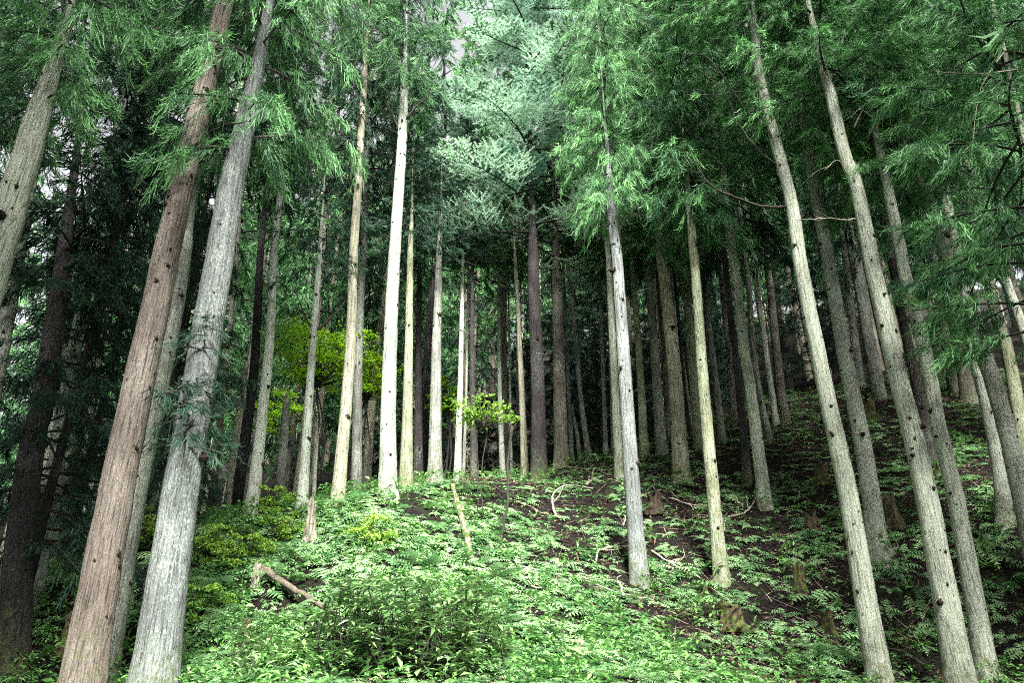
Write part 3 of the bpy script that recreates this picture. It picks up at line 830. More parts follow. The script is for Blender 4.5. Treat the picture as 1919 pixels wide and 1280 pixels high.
tree('pale mottled trunk leaving the picture at the right edge', [(1972, 1180), (1910, 905), (1870, 745), (1830, 630), (1795, 530), (1755, 420), (1655, 160)], 40, 'mott', Y=11.6, crown='cedar', cb=300, cr=1.0, top=18, knots=22, sides=24)
tree('dark lichen mottled trunk left beside the one leaving at right edge', [(1918, 1100), (1875, 880), (1845, 730), (1815, 600)], 32, 'mott', d=12.5, crown='cedar', cb=420, knots=12)
tree('pale green trunk piece at the right edge under hanging foliage', [(1950, 950), (1915, 800), (1885, 645), (1860, 560)], 26, 'olive', d=15, crown='cedar', cb=500, knots=8)
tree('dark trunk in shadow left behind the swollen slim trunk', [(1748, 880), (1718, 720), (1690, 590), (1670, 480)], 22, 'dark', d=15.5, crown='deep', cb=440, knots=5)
tree('blue grey shaded trunk high on the slope behind the leaning trunks', [(1612, 724), (1600, 620), (1588, 520), (1580, 440)], 17, 'greyb', crown='far', cb=430, knots=0)
tree('dim twin of the blue grey shaded trunk, just right of it', [(1634, 700), (1617, 600), (1604, 500)], 15, 'brown', d=25, crown='far', cb=430, knots=0)
tree('dim brown trunk in the dark hollow at right', [(1790, 735), (1775, 640), (1757, 540)], 22, 'brown', d=22, crown='far', cb=520, knots=0)
tree('broad dim trunk in the dark hollow nearest the right edge', [(1815, 745), (1798, 650), (1780, 560)], 26, 'brown', d=21, crown='far', cb=540, knots=0)
tree('grey trunk showing between foliage above the dark thicket at left', [(60, 1050), (130, 640), (170, 480), (195, 390), (255, 240), (290, 90)], 27, 'pale', Y=14.0, cr=0.5, crown='cedar', cb=170, knots=10)
tree('pale trunk showing in a gap of the left thicket', [(110, 1020), (185, 600), (205, 480), (228, 360)], 27, 'greyb', Y=15.5, cr=0.6, top=13, crown='deep', cb=330, knots=6)
tree('slim pale trunk right of the other trunks in the left thicket', [(130, 1050), (200, 590), (235, 450), (262, 330)], 20, 'pale', Y=16.5, cr=0.6, top=13, crown='deep', cb=320, knots=6)
tree('pale stem seen between the slim grey and the thick grey trunk', [(270, 1020), (300, 790), (345, 535), (360, 450), (372, 370)], 21, 'pale', Y=13.5, crown='deep', cb=340, knots=6)
tree('white flecked trunk standing low at left behind the dark one', [(52, 1145), (95, 965), (115, 790), (150, 600)], 34, 'white', crown='deep', cb=560, knots=8)
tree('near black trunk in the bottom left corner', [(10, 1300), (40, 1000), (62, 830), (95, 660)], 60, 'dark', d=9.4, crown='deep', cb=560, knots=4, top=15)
tree('dim trunk between thick grey and pale dark topped trunks', [(402, 900), (415, 765), (432, 600)], 16, 'brown', d=19, crown='far', cb=480, knots=0)
tree('bushy cedar beyond the right edge, only its drooping foliage in view', [(2130, 1250), (2060, 900), (2000, 640)], 46, 'pale', Y=9.0, crown='cedar', cb=640, cr=1.12, top=15, knots=0,
     limbs=[([(1990, 140), (1919, 130), (1850, 137), (1790, 136), (1745, 132)], .014, PALE_TWIG, 3, -.6), ([(1990, 110), (1919, 100), (1870, 90), (1810, 45), (1760, 10)], .018, TWIG, 4, -.4), ([(1880, 98), (1840, 160), (1828, 220), (1822, 265), (1800, 290)], .008, PALE_TWIG, 2, -.3)])
SPROUT = cedar_crown('sprout', 77, DEEP, H=0.9, RR=0.62, nb=9, nl=7, ns=16, sl=(.10, .2), sw=.010, profile='cone', hang=-.1)
grey = [o for o in COL.objects if o.get('label', '').startswith('thick grey smooth')][0]
for px, py, s_, a_ in ((352, 850, .85, 0), (345, 800, .7, 2.0), (372, 672, .6, 1.0), (362, 760, .5, 4.0)):
    q = at(px, py, grey.location.y - .12) - np.array(grey.location)
    link('sprout', SPROUT, grey, q, (.5, -.15, a_), (s_, s_, s_))
print('near trees built')

# --- broken dead stems
tree('yellowish rotten broken stem leaning beside the dark brown trunk', [(428, 930), (440, 820), (452, 745), (458, 705)], 14, 'cream', d=15.0, crown=None, knots=0, snag=True, name='dead_snag', cat='dead tree')
tree('grey broken stem left below the bright maple', [(522, 950), (530, 850), (537, 757)], 20, 'greyb', d=16.0, crown=None, knots=0, snag=True, name='dead_snag', cat='dead tree')
tree('thin pale broken stem between the two slim ridge trunks', [(588, 945), (590, 890), (594, 830)], 8, 'pale', d=15.0, crown=None, knots=0, snag=True, name='dead_snag', cat='dead tree')
tree('short pale broken stick leaning left in the centre background', [(1087, 862), (1081, 810), (1073, 775)], 8, 'cream', d=20.5, crown=None, knots=0, snag=True, name='dead_snag', cat='dead tree')

# --- low dark cedars filling the left thicket
for label, X, Y, s, rr in (('dark young cedar with drooping boughs at far left, behind the near black trunk', -6.5, 11.0, 1.05, .8),
                           ('dark young cedar in the thicket left of the reddish brown trunk', -6.0, 12.9, 1.15, .6),
                           ('dark young cedar seen between reddish and thick grey trunks', -7.6, 16.6, 1.1, .7),
                           ('small dark young cedar low behind the white flecked trunk', -7.6, 13.8, 1.25, .9)):
    z = float(height(X, Y))
    root = bpy.data.objects.new('young_cedar', None); root.location = (X, Y, z); COL.objects.link(root)
    tag(root, label, 'tree', 'young cedars in the left thicket')
    sd = fresh()
    me, _, _ = trunk_mesh(np.array([[0, 0, -.3], [0, 0, 0], [.03, 0, 2.0], [.05, .03, 4.5], [.05, .04, 8.0 * s]]), 0.09, .01, sd, 8)
    t = link('trunk', me, root); t.color = COLORS['dark']
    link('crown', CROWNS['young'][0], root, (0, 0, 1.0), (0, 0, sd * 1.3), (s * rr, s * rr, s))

# --- the forest behind
rng = np.random.default_rng(7)
placed = []
far_trunks = []
for k in range(4):
    path = smooth_path(np.array([[0, 0, 0], [rng.normal() * .08, rng.normal() * .08, 6], [rng.normal() * .2, rng.normal() * .2, 13], [rng.normal() * .3, rng.normal() * .3, 20]]), 22)
    path = np.vstack([path[0] - [0, 0, .5], path])
    me, _, _ = trunk_mesh(path, 0.15, 0.03, 900 + k, 8, 0.4)
    far_trunks.append(me)
cands = np.vstack([rng.uniform([-34, 9], [34, 64], size=(2600, 2)), rng.uniform([-30, 20], [30, 40], size=(400, 2))])
def seen_x(X, Y):
    return abs(X) / Y
for X, Y in cands:
    if len(placed) >= 230: break
    z = float(height(X, Y))
    if Y < 20 and abs(X) < Y * 0.72 + 1.0: continue       # the near stand is placed one by one
    if any((X - a) ** 2 + (Y - b) ** 2 < (1.5 + Y * 0.018) ** 2 for a, b in placed): continue
    if abs(X) > Y * 0.95 + 4: continue
    if -.84 < X / Y < -.54 and Y < 30: continue            # an opening in the canopy
    placed.append((X, Y))
    root = bpy.data.objects.new('cedar_tree', None); root.location = (X, Y, z - .05); COL.objects.link(root)
    cname = ['greyb', 'brown', 'pale', 'dark', 'cream'][rng.integers(5)]
    word = {'greyb': 'grey', 'brown': 'brown', 'pale': 'pale', 'dark': 'near black', 'cream': 'cream coloured'}[cname]
    zone = 'behind the left thicket' if X / Y < -.30 else ('beyond the maples and the ridge crest' if X / Y < -.05 else ('far behind the spruce' if X / Y < .2 else 'high up the right hand slope'))
    tag(root, 'dim slender %s trunk deep in the forest %s' % (word, zone), 'tree', 'trees deep in the forest')
    f = rng.uniform(0.75, 1.35)
    t = link('trunk', far_trunks[rng.integers(4)], root, rot=(0, 0, rng.uniform(0, 6.28)), scale=(f, f, rng.uniform(.9, 1.15)))
    t.color = COLORS[cname]
    cbz = rng.uniform(5.5, 9.0) if Y < 33 else rng.uniform(2.5, 6.0)
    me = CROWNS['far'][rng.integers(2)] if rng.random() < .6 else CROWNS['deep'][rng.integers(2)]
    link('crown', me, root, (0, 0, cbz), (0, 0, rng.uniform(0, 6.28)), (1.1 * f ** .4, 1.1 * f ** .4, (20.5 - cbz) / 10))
# plantation continued out of view: cedars added to block skylight from sides and behind
for X, Y in ((-6.3, 3.6), (-9.5, 1.0), (-5.3, -0.8), (-10.5, -3.5), (-5.6, -5.0), (-12.5, 3.5), (-13, -1), (-9, -9.5), (-6.5, -11.5), (-13, -7), (-15.5, 6.5), (-11.5, 7.0),
             (6.7, 4.2), (10.5, 1.5), (5.6, -0.4), (11.2, -3.2), (5.8, -4.6), (13.5, 4.0), (14, -0.5), (9.6, -8.5), (7.0, -11.0), (13.8, -7), (16, 7), (12, 7.6), (17, 3), (-17, 2),
             (-4.0, 0.8), (-4.6, -13.5), (4.8, -14.0), (-1.5, -17), (2.2, -18.5), (-9.5, -15), (9.8, -15)):  # first here: added with a raised crown to shade the upper left crowns
    z = float(height(X, Y))
    root = bpy.data.objects.new('cedar_tree', None); root.location = (X, Y, z - .05); COL.objects.link(root)
    tag(root, 'out of view cedar added for shade, left of the camera' if X < 0 else 'out of view cedar added for shade, right of the camera', 'tree', 'out of view trees added for shade')
    f = rng.uniform(1.0, 1.3)
    t = link('trunk', far_trunks[rng.integers(4)], root, rot=(0, 0, rng.uniform(0, 6.28)), scale=(f, f, 1))
    t.color = COLORS['greyb']
    link('crown', CROWNS['far'][rng.integers(2)], root, (0, 0, 4.5 if abs(X) > 4.5 or Y < -9 else 11.0), (0, 0, rng.uniform(0, 6.28)), (1.25, 1.25, 1.6 if abs(X) > 4.5 or Y < -9 else 1.0))
n_low = 0
for X, Y in [(1.5, 25.5), (3.2, 28), (.4, 29.5), (2.4, 32), (4.8, 31), (-1.2, 27)] + [tuple(q) for q in rng.uniform([-30, 24], [26, 50], size=(300, 2))]:
    if n_low >= 40: break
    if any((X - a) ** 2 + (Y - b) ** 2 < 0.8 for a, b in placed): continue
    n_low += 1
    z = float(height(X, Y))
    root = bpy.data.objects.new('young_cedar', None); root.location = (X, Y, z); COL.objects.link(root)
    tag(root, 'low dark conifer in the shade deep ' + ('behind the left thicket' if X / Y < -.25 else ('behind the ridge crest' if X / Y < .1 else 'up the right hand slope')), 'tree', 'low conifers deep in the forest')
    s = rng.uniform(.6, 1.1)
    t = link('trunk', far_trunks[0], root, scale=(.4, .4, .36 * s)); t.color = COLORS['dark']
    link('crown', CROWNS['young'][0], root, (0, 0, 0.5), (0, 0, rng.uniform(0, 6)), (s, s, s))
print('forest', len(placed), n_low)

# --- broadleaf understory: bright maple, sapling, bushes
def bush(name, label, cat, P, mesh, ext, stem_r=0.03, scale=1.0, group=None):
    """P: centre of the leaves in world space; stems run down to the ground"""
    g = float(height(P[0], P[1]))
    root = bpy.data.objects.new(name, None); root.location = (P[0], P[1], g); COL.objects.link(root)
    tag(root, label, cat, group)
    h = P[2] - g
    link('foliage', mesh, root, (0, 0, h))
    rg = np.random.default_rng(fresh())
    low = h - ext[2] * 0.9
    for k in range(2):
        Q = np.array([[rg.normal() * .05, rg.normal() * .05, -.1], [rg.normal() * .15, rg.normal() * .1, max(.1, low * .55)], [rg.normal() * .06, rg.normal() * .06, max(.2, low)], [rg.normal() * .3 * ext[0], rg.normal() * .3 * ext[1], h]])
        link('stem', limb_mesh(Q, stem_r, stem_r * .35, TWIG, 5, fresh(), 'stem'), root)
    return root
for label, px, py, Y, ext, tiers, sd in (
        ('bright lime green maple glowing between the ridge trunks', 600, 660, 16.8, (1.3, .9, .85), 60, 61),
        ('lime green maple leaves lower right of the larger bright maple', 690, 705, 17.6, (.75, .6, .6), 28, 62),
        ('bright green maple patch behind the brown grey ridge trunk', 838, 745, 19.0, (.55, .5, .55), 22, 63),
        ('dim green maple low behind the grey broken stem', 540, 770, 21.5, (.9, .7, .7), 22, 64)):
    bush('maple_tree', label, 'tree', at(px, py, Y), broadleaf_crown('foliage', sd, MAPLE, ext, int(tiers * 1.3), 48, 0.085), ext)
bush('sapling', 'leafy green sapling on a thin dark stem in the middle of the ridge', 'sapling', at(905, 772, 13.6), broadleaf_crown('foliage', 65, LIME, (.68, .45, .30), 34, 15, 0.085, flat=.2), (.68, .45, .30), .012)
LOWB = [broadleaf_crown('foliage', 66 + i, LIME, (.46, .40, .30), 34, 46, 0.052, flat=.15) for i in range(3)]
for label, px, py, lift in (('lime leaved bush right of the thick grey trunk', 420, 930, .30), ('small leafy bush around the foot of the bright pale trunk at left', 505, 925, .22),
                      ('lime bush between slim grey and thick grey trunks', 285, 985, .30), ('low leafy bush on the bank below the lime leaved bush', 400, 1010, .20),
                      ('low leafy bush on the bank left above the fallen log', 455, 1020, .18), ('leafy bush at the crest left of the slim greenish trunk', 535, 968, .12),
                      ('low bush on the bank in front of the bright forked trunk', 700, 975, .08), ('leafy bush close to the right side of the thick grey trunk foot', 375, 1120, .15)):
    q = hit(px, py + 40)
    k_ = fresh()
    bush('bush', label, 'bush', q + np.array([0, 0, lift]), LOWB[k_ % 3], (.46, .40, .30), .01, group='leafy bushes on the left bank')

# the glossy shrub in the foreground: whorls of long leaves at the ends of dark stems
def whorl_shrub(name, label, px0, px1, py0, py1, n_st, seed):
    rg = np.random.default_rng(seed)
    base = hit((px0 + px1) / 2, py1 - 30)
    root = bpy.data.objects.new(name, None); root.location = base; COL.objects.link(root)
    tag(root, label, 'shrub')
    accs, accl = Acc(), Acc()
    for k in range(n_st):
        px = rg.uniform(px0, px1); py = rg.uniform(py0, py1)
        Y = base[1] + rg.uniform(-.5, .55)
        tip = at(px, py, Y)
        gz = float(height(tip[0], Y))
        if tip[2] < gz + .12: tip[2] = gz + rg.uniform(.12, .5)
        tip = tip - base
        b0 = np.array([np.clip(tip[0] * .75 + rg.normal() * .12, -1.2, 1.2), rg.normal() * .15, 0]); b0[2] = float(height(b0[0] + base[0], b0[1] + base[1])) - base[2] - .05
        mid = b0 * .45 + tip * .55 + np.array([rg.normal() * .08, rg.normal() * .08, -.08])
        V, F = tube(smooth_path([b0, mid, tip], 8), np.linspace(.011, .003, 8), 5)
        accs.add(V, F)
        for wv in range(2):
            c = tip if wv == 0 else mid * .35 + tip * .65
            m = rg.integers(7, 12)
            a = np.arange(m) * 2.4 + rg.uniform(0, 6)
            el = rg.uniform(-.25, .55, m)
            D = np.stack([np.cos(a) * np.cos(el), np.sin(a) * np.cos(el), np.sin(el)], -1)
            N = unit(np.stack([-np.cos(a) * np.sin(el), -np.sin(a) * np.sin(el), np.cos(el)], -1) + rg.normal(size=(m, 3)) * .2)
            leaf_quads(rg, accl, np.broadcast_to(c, (m, 3)) + rg.normal(size=(m, 3)) * .012, N, D, rg.uniform(.10, .17, m), rg.uniform(.030, .046, m), np.clip(rg.normal(.5, .25, m), 0, 1))
    link('stem', accs.mesh('stem', [TWIG]), root)
    o = link('foliage', accl.mesh('foliage', [GLOSSY]), root)
    o['kind'] = 'stuff'
whorl_shrub('shrub', 'dark stemmed shrub with whorls of narrow glossy leaves at bottom centre', 610, 940, 1075, 1290, 170, 70)
whorl_shrub('shrub', 'narrow leaved shrub at the picture bottom left of the larger glossy one', 420, 600, 1190, 1290, 34, 71)

# ------------------------------------------------------------------ stumps, logs and sticks
def stump(label, px, py, wpx, hpx, mat, tilt=(0, 0), name='tree_stump', jag=0.5, flare=.5, cat='stump', sides=18):
    rg = np.random.default_rng(fresh())
    b = hit(px, py)
    dep = b[1] * math.cos(PITCH) + (b[2] - EYE) * math.sin(PITCH)
    r = .5 * wpx * dep / FPX; h = hpx * dep / FPX
    th = np.linspace(0, 2 * math.pi, sides, endpoint=False)
    jt = rg.uniform(-jag, jag * .4, sides) * r * 2 ; jt = (jt + np.roll(jt, 1)) / 2
    rings = []
    for f in (-.25, 0, .12, .3, .6, .85, 1.0):
        rr = r * (1 + flare * math.exp(-max(f, 0) * 7) * (1 + .45 * np.sin(th * 4 + b[0] * 9))) * (1 + rg.normal(size=sides) * .13) * (1 - .12 * f)
        z = h * f + (jt * (f ** 4) if f > 0 else 0)
        rings.append(np.stack([rr * np.cos(th) + tilt[0] * h * max(f, 0), rr * np.sin(th) + tilt[1] * h * max(f, 0), np.broadcast_to(z, (sides,))], -1))
    inner = rings[-1].copy(); c = inner.mean(0); inner = c + (inner - c) * .62; inner[:, 2] -= r * .45 * rg.uniform(.5, 1.3, sides)
    rings.append(inner)
    V = np.concatenate(rings + [c[None] - [0, 0, r * .6]])
    F = []
    for i in range(len(rings) - 1):
        for j in range(sides):
            a = i * sides + j; bb = i * sides + (j + 1) % sides
            F += [(a, bb, bb + sides), (a, bb + sides, a + sides)]
    o = (len(rings) - 1) * sides
    F += [(o + j, o + (j + 1) % sides, len(V) - 1) for j in range(sides)]
    ob = link(name, mesh_tris(name, V, F, [mat], smooth=False), loc=b)
    tag(ob, label, cat, 'old stumps on the slope')
    return ob
stump('pale weathered stump with splayed root on the fern bank', 580, 1018, 20, 82, PALEWOOD, (-.04, 0), jag=.8, flare=.7)
stump('short grey post like stump at the head of the fallen log', 478, 1108, 17, 50, PALEWOOD, (0, 0), jag=.3, flare=.1)
stump('small brown stump sticking out of the ferns at lower left', 452, 1225, 17, 64, STUMPWOOD, (.08, 0), jag=.7, flare=.3)
stump('dark mossy stump low on the slope between the right trunks', 1500, 1112, 22, 55, STUMPWOOD, (.03, 0), jag=.7)
stump('short mossy flat topped stump at lower right', 1556, 1195, 21, 46, STUMPWOOD, (0, 0), jag=.25)
stump('orange rotten stump right of the lichen footed trunk', 1677, 985, 24, 58, ORANGEWOOD, (-.05, 0), jag=.9, flare=.6)
stump('mossy stump uphill between the right leaning trunks', 1634, 785, 20, 42, STUMPWOOD, (0, 0), jag=.7)
stump('dark stump left of the lichen footed trunk', 1543, 905, 26, 38, STUMPWOOD, (0, 0), jag=.5)
stump('small ragged stump left of the slender limbed trunk', 1523, 992, 24, 34, ORANGEWOOD, (0, 0), jag=.9)
stump('black hollow stump beside the peeling trunk', 1228, 960, 26, 36, KNOT, (0, 0), jag=.6, flare=.7)
stump('mossy stump overgrown by ferns below the green tinted trunk', 1372, 1178, 44, 42, STUMPWOOD, (0, 0), jag=.6, flare=.6)
stump('dark mossy stump beside the reddish brown trunk foot at left', 140, 1220, 48, 70, STUMPWOOD, (0, 0), jag=.6, flare=.6)

def stick(label, pix, wpx, mat, lift=0.04, name='fallen_stick', cat='stick', twigs=2, group='fallen sticks', ground_all=True, stand=False):
    Q = []
    if stand:
        b = hit(*pix[0])
        Q = [b - np.array([0, 0, .1])] + [at(x, y, b[1]) for x, y in pix[1:]]
    else:
        for x, y in pix:
            q = hit(x, y); q = q + np.array([0, 0, lift]); Q.append(q)
    Q = np.array(Q)
    dep = Q[0][1] * math.cos(PITCH) + (Q[0][2] - EYE) * math.sin(PITCH)
    r = .5 * wpx * dep / FPX
    b = Q[0].copy()
    o = link(name, limb_mesh(Q - b, r, r * .55, mat, twigs, fresh(), name), loc=b)
    tag(o, label, cat, group)
    return o
stick('mossy pale broken trunk piece leaning on the ridge crest', [(886, 1052), (872, 1000), (859, 950), (848, 908)], 15, MOSSWOOD, name='fallen_log', cat='log', stand=True, twigs=0, group='fallen logs')
stick('pale fallen log sloping down right through the ferns at lower left', [(490, 1098), (530, 1125), (570, 1150), (622, 1184)], 14, LOGWOOD, .20, name='fallen_log', cat='log', twigs=1, group='fallen logs')
stick('thin black sapling stem bending up in front of the dark slope', [(932, 1032), (945, 980), (953, 930), (952, 870), (960, 800)], 6, TWIG, stand=True, twigs=5, name='bare_sapling', cat='sapling')
stick('curved pale root like stick standing on the dark slope', [(1046, 968), (1036, 948), (1037, 928), (1043, 918)], 5, PALE_TWIG, stand=True)
stick('pale twiggy branch lying at the foot of the big dark trunk', [(985, 855), (1005, 848), (1020, 832), (1030, 822)], 3, PALE_TWIG, .25, twigs=10)
stick('long pale stick running right from the peeling trunk foot', [(1222, 1040), (1262, 1066), (1300, 1090)], 4, PALE_TWIG, .05)
stick('bent stick arched left of the peeling trunk foot', [(1117, 1060), (1120, 1042), (1135, 1035), (1172, 1030)], 4, PALE_TWIG, .06)
stick('short upright pale stick right below the peeling trunk', [(1168, 1128), (1164, 1110), (1155, 1098)], 6, PALE_TWIG, .08)
stick('curved branch on the litter left of the pale curving trunk', [(1365, 975), (1395, 968), (1412, 950), (1416, 935)], 5, PALE_TWIG, .05)
stick('slanting stick left of the pale curving trunk foot', [(1372, 930), (1385, 948), (1394, 955)], 4, PALE_TWIG, .05)
stick('yellowish stick leaning at the dark mossy stump', [(1470, 1076), (1480, 1060)], 5, ORANGEWOOD, .06)
stick('thin stick lying right of the black hollow stump', [(1255, 940), (1290, 950), (1325, 958)], 4, PALE_TWIG, .05)
stick('short white stick on the dark ground near the right edge', [(1845, 940), (1858, 955)], 4, PALE_TWIG, .05)
stick('mossy yellowish stick on the slope below the spruce', [(1098, 915), (1115, 902), (1132, 898)], 6, MOSSWOOD, .06)
stick('reddish stick standing low right of the peeling trunk', [(1295, 1160), (1302, 1140), (1308, 1130)], 6, ORANGEWOOD, .08)
LAND = [('the pale weathered stump', hit(580, 1018)), ('the fallen log', hit(550, 1135)), ('the glossy shrub', hit(730, 1200)), ('the reddish brown trunk', hit(150, 1300)),
        ('the thick grey trunk', hit(290, 1300)), ('the leaning mossy log', hit(886, 1050)), ('the peeling trunk', hit(1198, 1090)), ('the green tinted trunk', hit(1352, 1087)),
        ('the slender limbed trunk', hit(1650, 1275)), ('the widest leaning trunk', hit(1800, 1275)), ('the lower edge of the picture', hit(1080, 1270)), ('the orange rotten stump', hit(1677, 985)),
        ('the bottom edge right of centre', hit(1380, 1270)), ('the small brown stump', hit(452, 1225)), ('the lime leaved bush', hit(420, 985)), ('the pale curving trunk', hit(1434, 954)), ('the cream trunk', hit(1277, 900)), ('the bottom left corner', hit(60, 1270))]
def near_what(x, y):
    return min(LAND, key=lambda q: (q[1][0] - x) ** 2 + (q[1][1] - y) ** 2)[0]
rg = np.random.default_rng(55)
for k in range(70):
    px = rg.uniform(980, 1900); py = rg.uniform(800 + (1500 - min(px, 1500)) * .2, 1200)
    q = hit(px, py)
    a = rg.uniform(0, 3.14); L = rg.uniform(.25, .9)
    P = []
    for f in (-.5, -.15, .2, .5):
        x = q[0] + math.cos(a) * L * f + rg.normal() * .03; y = q[1] + math.sin(a) * L * f + rg.normal() * .03
        P.append((x, y, float(height(x, y)) + .03 + .04 * rg.random()))
    P = np.array(P); b = P[0].copy()
    o = link('fallen_twig', limb_mesh(P - b, rg.uniform(.006, .014), .003, [PALE_TWIG, TWIG, PALE_TWIG][k % 3], 1, fresh(), 'fallen_twig'), loc=b)
    tag(o, 'thin dead %s twig lying on the litter near %s' % (['pale', 'dark', 'pale'][k % 3], near_what(q[0], q[1])), 'twig', 'dead twigs on the litter')

# ------------------------------------------------------------------ ferns and low plants
def fern_arrays(seed, nf=7, npin=11, L0=.30):
    rg = np.random.default_rng(seed)
    acc = Acc()
    for k in range(nf):
        az = k * 6.283 / nf + rg.normal() * .3
        L = L0 * rg.uniform(.65, 1.15)
        rise = rg.uniform(.45, .95); 
        s = (np.arange(npin + 1)) / npin
        def cv(s):
            s = np.asarray(s, float)
            return np.stack([L * s * math.cos(az), L * s * math.sin(az), L * (rise * s - .75 * rise * s ** 2 - .12 * s ** 3)], -1)
        C = cv(s)
        side = np.array([-math.sin(az), math.cos(az), 0])
        T = unit(np.gradient(C, axis=0))
        wmax = L * rg.uniform(.26, .36)
        w = wmax * np.clip(np.sin(np.clip(s * .9 + .16, 0, 1) * math.pi) ** .7, .08, 1) * (s > .12)
        step = L / npin
        tint = np.clip(.5 + rg.normal() * .16 , 0, 1)
        for sg in (-1, 1):
            a0 = C[1:]; 
            tip = a0 + side * sg * w[1:, None] + T[1:] * w[1:, None] * .35 - np.array([0, 0, 1]) * w[1:, None] * .22
            b0 = a0 + T[1:] * step * .42; c0 = a0 - T[1:] * step * .42
            V = np.stack([c0, b0, tip], 1).reshape(-1, 3)
            acc.add(V, np.arange(len(V)).reshape(-1, 3), np.tile([tint - .1, tint - .1, tint + .15], npin))
    return np.vstack(acc.V), np.vstack(acc.F), np.concatenate(acc.T)
FERNS = [fern_arrays(200 + i, nf=6 + i % 3) for i in range(6)]
FERNS_LOW = [fern_arrays(220 + i, nf=6, npin=7) for i in range(6)]
FERN_ME = [mesh_tris('fern', V, F, [FERN], T) for V, F, T in FERNS]

rg = np.random.default_rng(91)
N = 90000
X = rg.uniform(-14, 17, N); Y = rg.uniform(4.5, 27, N)
def bank(X, Y):
    return 1 / (1 + np.exp((X - (-0.3 + (13 - Y) * .60)) * 3.0)) * (1 / (1 + np.exp((Y - 14.5) * 2)))
patch = np.clip(.5 + 1.1 * wob(X * 1.3, Y * 1.3, 5.0), 0, 1)
patch2 = np.clip(.5 + 1.1 * wob(X * .9, Y * .9, 9.0), 0, 1)
Bk = bank(X, Y)
left_dark = 1 / (1 + np.exp((X + 4.6) * 3))
dens = Bk * (.30 + .70 * patch ** 1.1) * (1 - .6 * left_dark) + (1 - Bk) * (.14 + .40 * patch ** 2) * np.exp(-np.maximum(Y - 13, 0) / 8) 
dens *= np.where((np.abs(X) < Y * .75 + 1), 1, .2)
keep = rg.random(N) < dens * .52
X, Y, Bk = X[keep], Y[keep], Bk[keep]
def in_sight(X, Y, margin=.6):
    """points not hidden behind the crest and not far outside the view"""
    Z = height(X, Y)
    ok = np.abs(X) < (Y * math.cos(PITCH) + (Z - EYE) * math.sin(PITCH)) * .78 + .6
    for f in np.linspace(.3, .97, 24):
        ok &= height(X * f, Y * f) < EYE + (Z + margin - EYE) * f + .25
    return ok
keep = in_sight(X, Y)
X, Y, Bk = X[keep], Y[keep], Bk[keep]
Z = height(X, Y)
vis = []
sc_ = rg.uniform(.5, 1.2, len(X)) * (.95 - .1 * (1 - Bk)) * np.where(rg.random(len(X)) < .12, 1.55, 1.0)
dist = np.sqrt(X ** 2 + Y ** 2)
u_ = X / (Y * math.cos(PITCH) + (Z - EYE) * math.sin(PITCH))
rank = np.where((np.abs(u_) < .64) & (Y > 6.6), sc_ / dist, 0)
order = np.argsort(-rank)
single = set(order[:300].tolist())
eps = .3
nzx = -(height(X + eps, Y) - height(X - eps, Y)) / (2 * eps)
nzy = -(height(X, Y + eps) - height(X, Y - eps)) / (2 * eps)
acc = Acc()
for i in range(len(X)):
    v = i % 6
    ang = rg.uniform(0, 6.28)
    tx, ty = math.atan2(-nzy[i], 1) * .6, math.atan2(nzx[i], 1) * .6
    if i in single:
        o = link('fern', FERN_ME[v], None, (X[i], Y[i], Z[i] - .01), (tx, ty, ang), (sc_[i],) * 3)
        o.rotation_mode = 'XYZ'
        if Bk[i] > .5: tag(o, 'feathery pale green fern of the dense carpet near ' + near_what(X[i], Y[i]), 'fern', 'ferns of the near bank')
        else: tag(o, 'feathery green fern standing on dark litter near ' + near_what(X[i], Y[i]), 'fern', 'ferns on the right slope')
    else:
        V, F, T = FERNS[v] if Y[i] < 9.5 else FERNS_LOW[v]
        c, s = math.cos(ang), math.sin(ang)
        Vr = np.stack([V[:, 0] * c - V[:, 1] * s, V[:, 0] * s + V[:, 1] * c, V[:, 2]], -1) * sc_[i]
        Vr[:, 2] += -(nzx[i] * Vr[:, 0] + nzy[i] * Vr[:, 1]) * .6
        acc.add(Vr + np.array([X[i], Y[i], Z[i] - .01]), F, np.clip(T + rg.normal() * .22, 0, 1))
o = link('fern_cover', acc.mesh('fern_cover', [FERN]))
tag(o, 'dense carpet of feathery green ferns over the hillside', 'ferns', kind='stuff')
print('ferns', len(X), 'tris', sum(len(f) for f in acc.F))

# low broad-leaved plants
N = 95000
X = rg.uniform(-13, 16, N); Y = rg.uniform(4.5, 24, N)
Bk = bank(X, Y)
patch = np.clip(.5 + 1.2 * wob(X * 1.6, Y * 1.6, 21.0), 0, 1)
dens = Bk * (.18 + .82 * patch) + (1 - Bk) * (.14 + .40 * patch ** 2) * np.exp(-np.maximum(Y - 13, 0) / 8)
keep = (rg.random(N) < dens * .42) & in_sight(X, Y)
X, Y = X[keep], Y[keep]; Z = height(X, Y)
m = 7
n = len(X)
a = rg.uniform(0, 6.28, (n, m)); el = rg.uniform(-.2, .6, (n, m))
hh = rg.uniform(.05, .28, (n, 1)) + rg.normal(size=(n, m)) * .03
C = np.stack([X[:, None] + rg.normal(size=(n, m)) * .05, Y[:, None] + rg.normal(size=(n, m)) * .05, Z[:, None] + np.maximum(hh, .02)], -1).reshape(-1, 3)
D = np.stack([np.cos(a) * np.cos(el), np.sin(a) * np.cos(el), np.sin(el)], -1).reshape(-1, 3)
Nn = unit(np.stack([-np.cos(a) * np.sin(el), -np.sin(a) * np.sin(el), np.cos(el)], -1).reshape(-1, 3) + rg.normal(size=(n * m, 3)) * .3)
acc = Acc()
fs = np.repeat(np.exp(rg.normal(size=n) * .28), m)
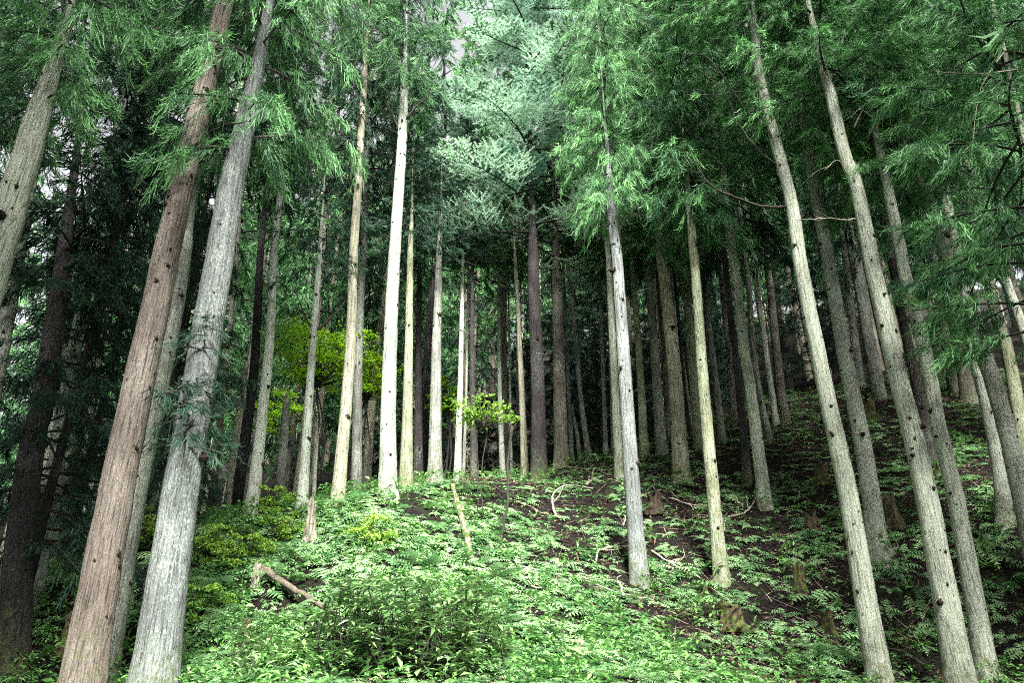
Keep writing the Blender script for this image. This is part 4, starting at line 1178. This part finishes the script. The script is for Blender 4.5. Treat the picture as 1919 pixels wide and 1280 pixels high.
leaf_quads(rg, acc, C, Nn, D, fs * rg.uniform(.035, .11, n * m), fs * rg.uniform(.018, .05, n * m), np.clip(np.repeat(rg.normal(.45, .2, n), m) + rg.normal(size=n * m) * .1, 0, 1))
o = link('low_plants', acc.mesh('low_plants', [HERB]))
tag(o, 'low leafy plants covering the ground between the ferns', 'plants', kind='stuff')
print('herbs', n)

# dry litter: fallen needles sprays and leaves
N = 110000
X = rg.uniform(-10, 16, N); Y = rg.uniform(5, 26, N)
keep = (rg.random(N) < (1 - .7 * bank(X, Y))) & in_sight(X, Y, .3); X, Y = X[keep], Y[keep]; Z = height(X, Y)
n = len(X)
a = rg.uniform(0, 6.28, n); el = rg.normal(size=n) * .25
D = np.stack([np.cos(a) * np.cos(el), np.sin(a) * np.cos(el), np.sin(el)], -1)
acc = Acc()
leaf_quads(rg, acc, np.stack([X, Y, Z + .012 + rg.random(n) * .03], -1), unit(np.array([0, -.4, 1.0]) + rg.normal(size=(n, 3)) * .35), D, rg.uniform(.03, .15, n), rg.uniform(.008, .035, n), np.clip(rg.gamma(1.1, .30, n), 0, 1), plain=True)
o = link('leaf_litter', acc.mesh('leaf_litter', [LITTER]))
tag(o, 'brown needle and leaf litter scattered over the soil', 'litter', kind='stuff')

# tangle of fine dead twigs
N = 9000
X = rg.uniform(-9, 16, N); Y = rg.uniform(6, 26, N)
keep = rg.random(N) < (1 - .75 * bank(X, Y)); X, Y = X[keep], Y[keep]; Z = height(X, Y)
n = len(X)
a = rg.uniform(0, 6.28, n); el = rg.normal(size=n) * .16
D = np.stack([np.cos(a), np.sin(a), np.zeros(n)], -1)
sl_ = (height(X + D[:, 0] * .3, Y + D[:, 1] * .3) - Z) / .3
D[:, 2] = sl_ + np.abs(el)
acc = Acc()
strands(rg, acc, np.stack([X, Y, Z + .01], -1), D, rg.uniform(.15, .6, n), rg.uniform(.006, .015, n), np.clip(rg.gamma(1.6, .3, n), 0, 1), droop=.05, up=.02)
o = link('twig_litter', acc.mesh('twig_litter', [LITTER]))
tag(o, 'tangle of fine dead twigs over the soil', 'twigs', kind='stuff')
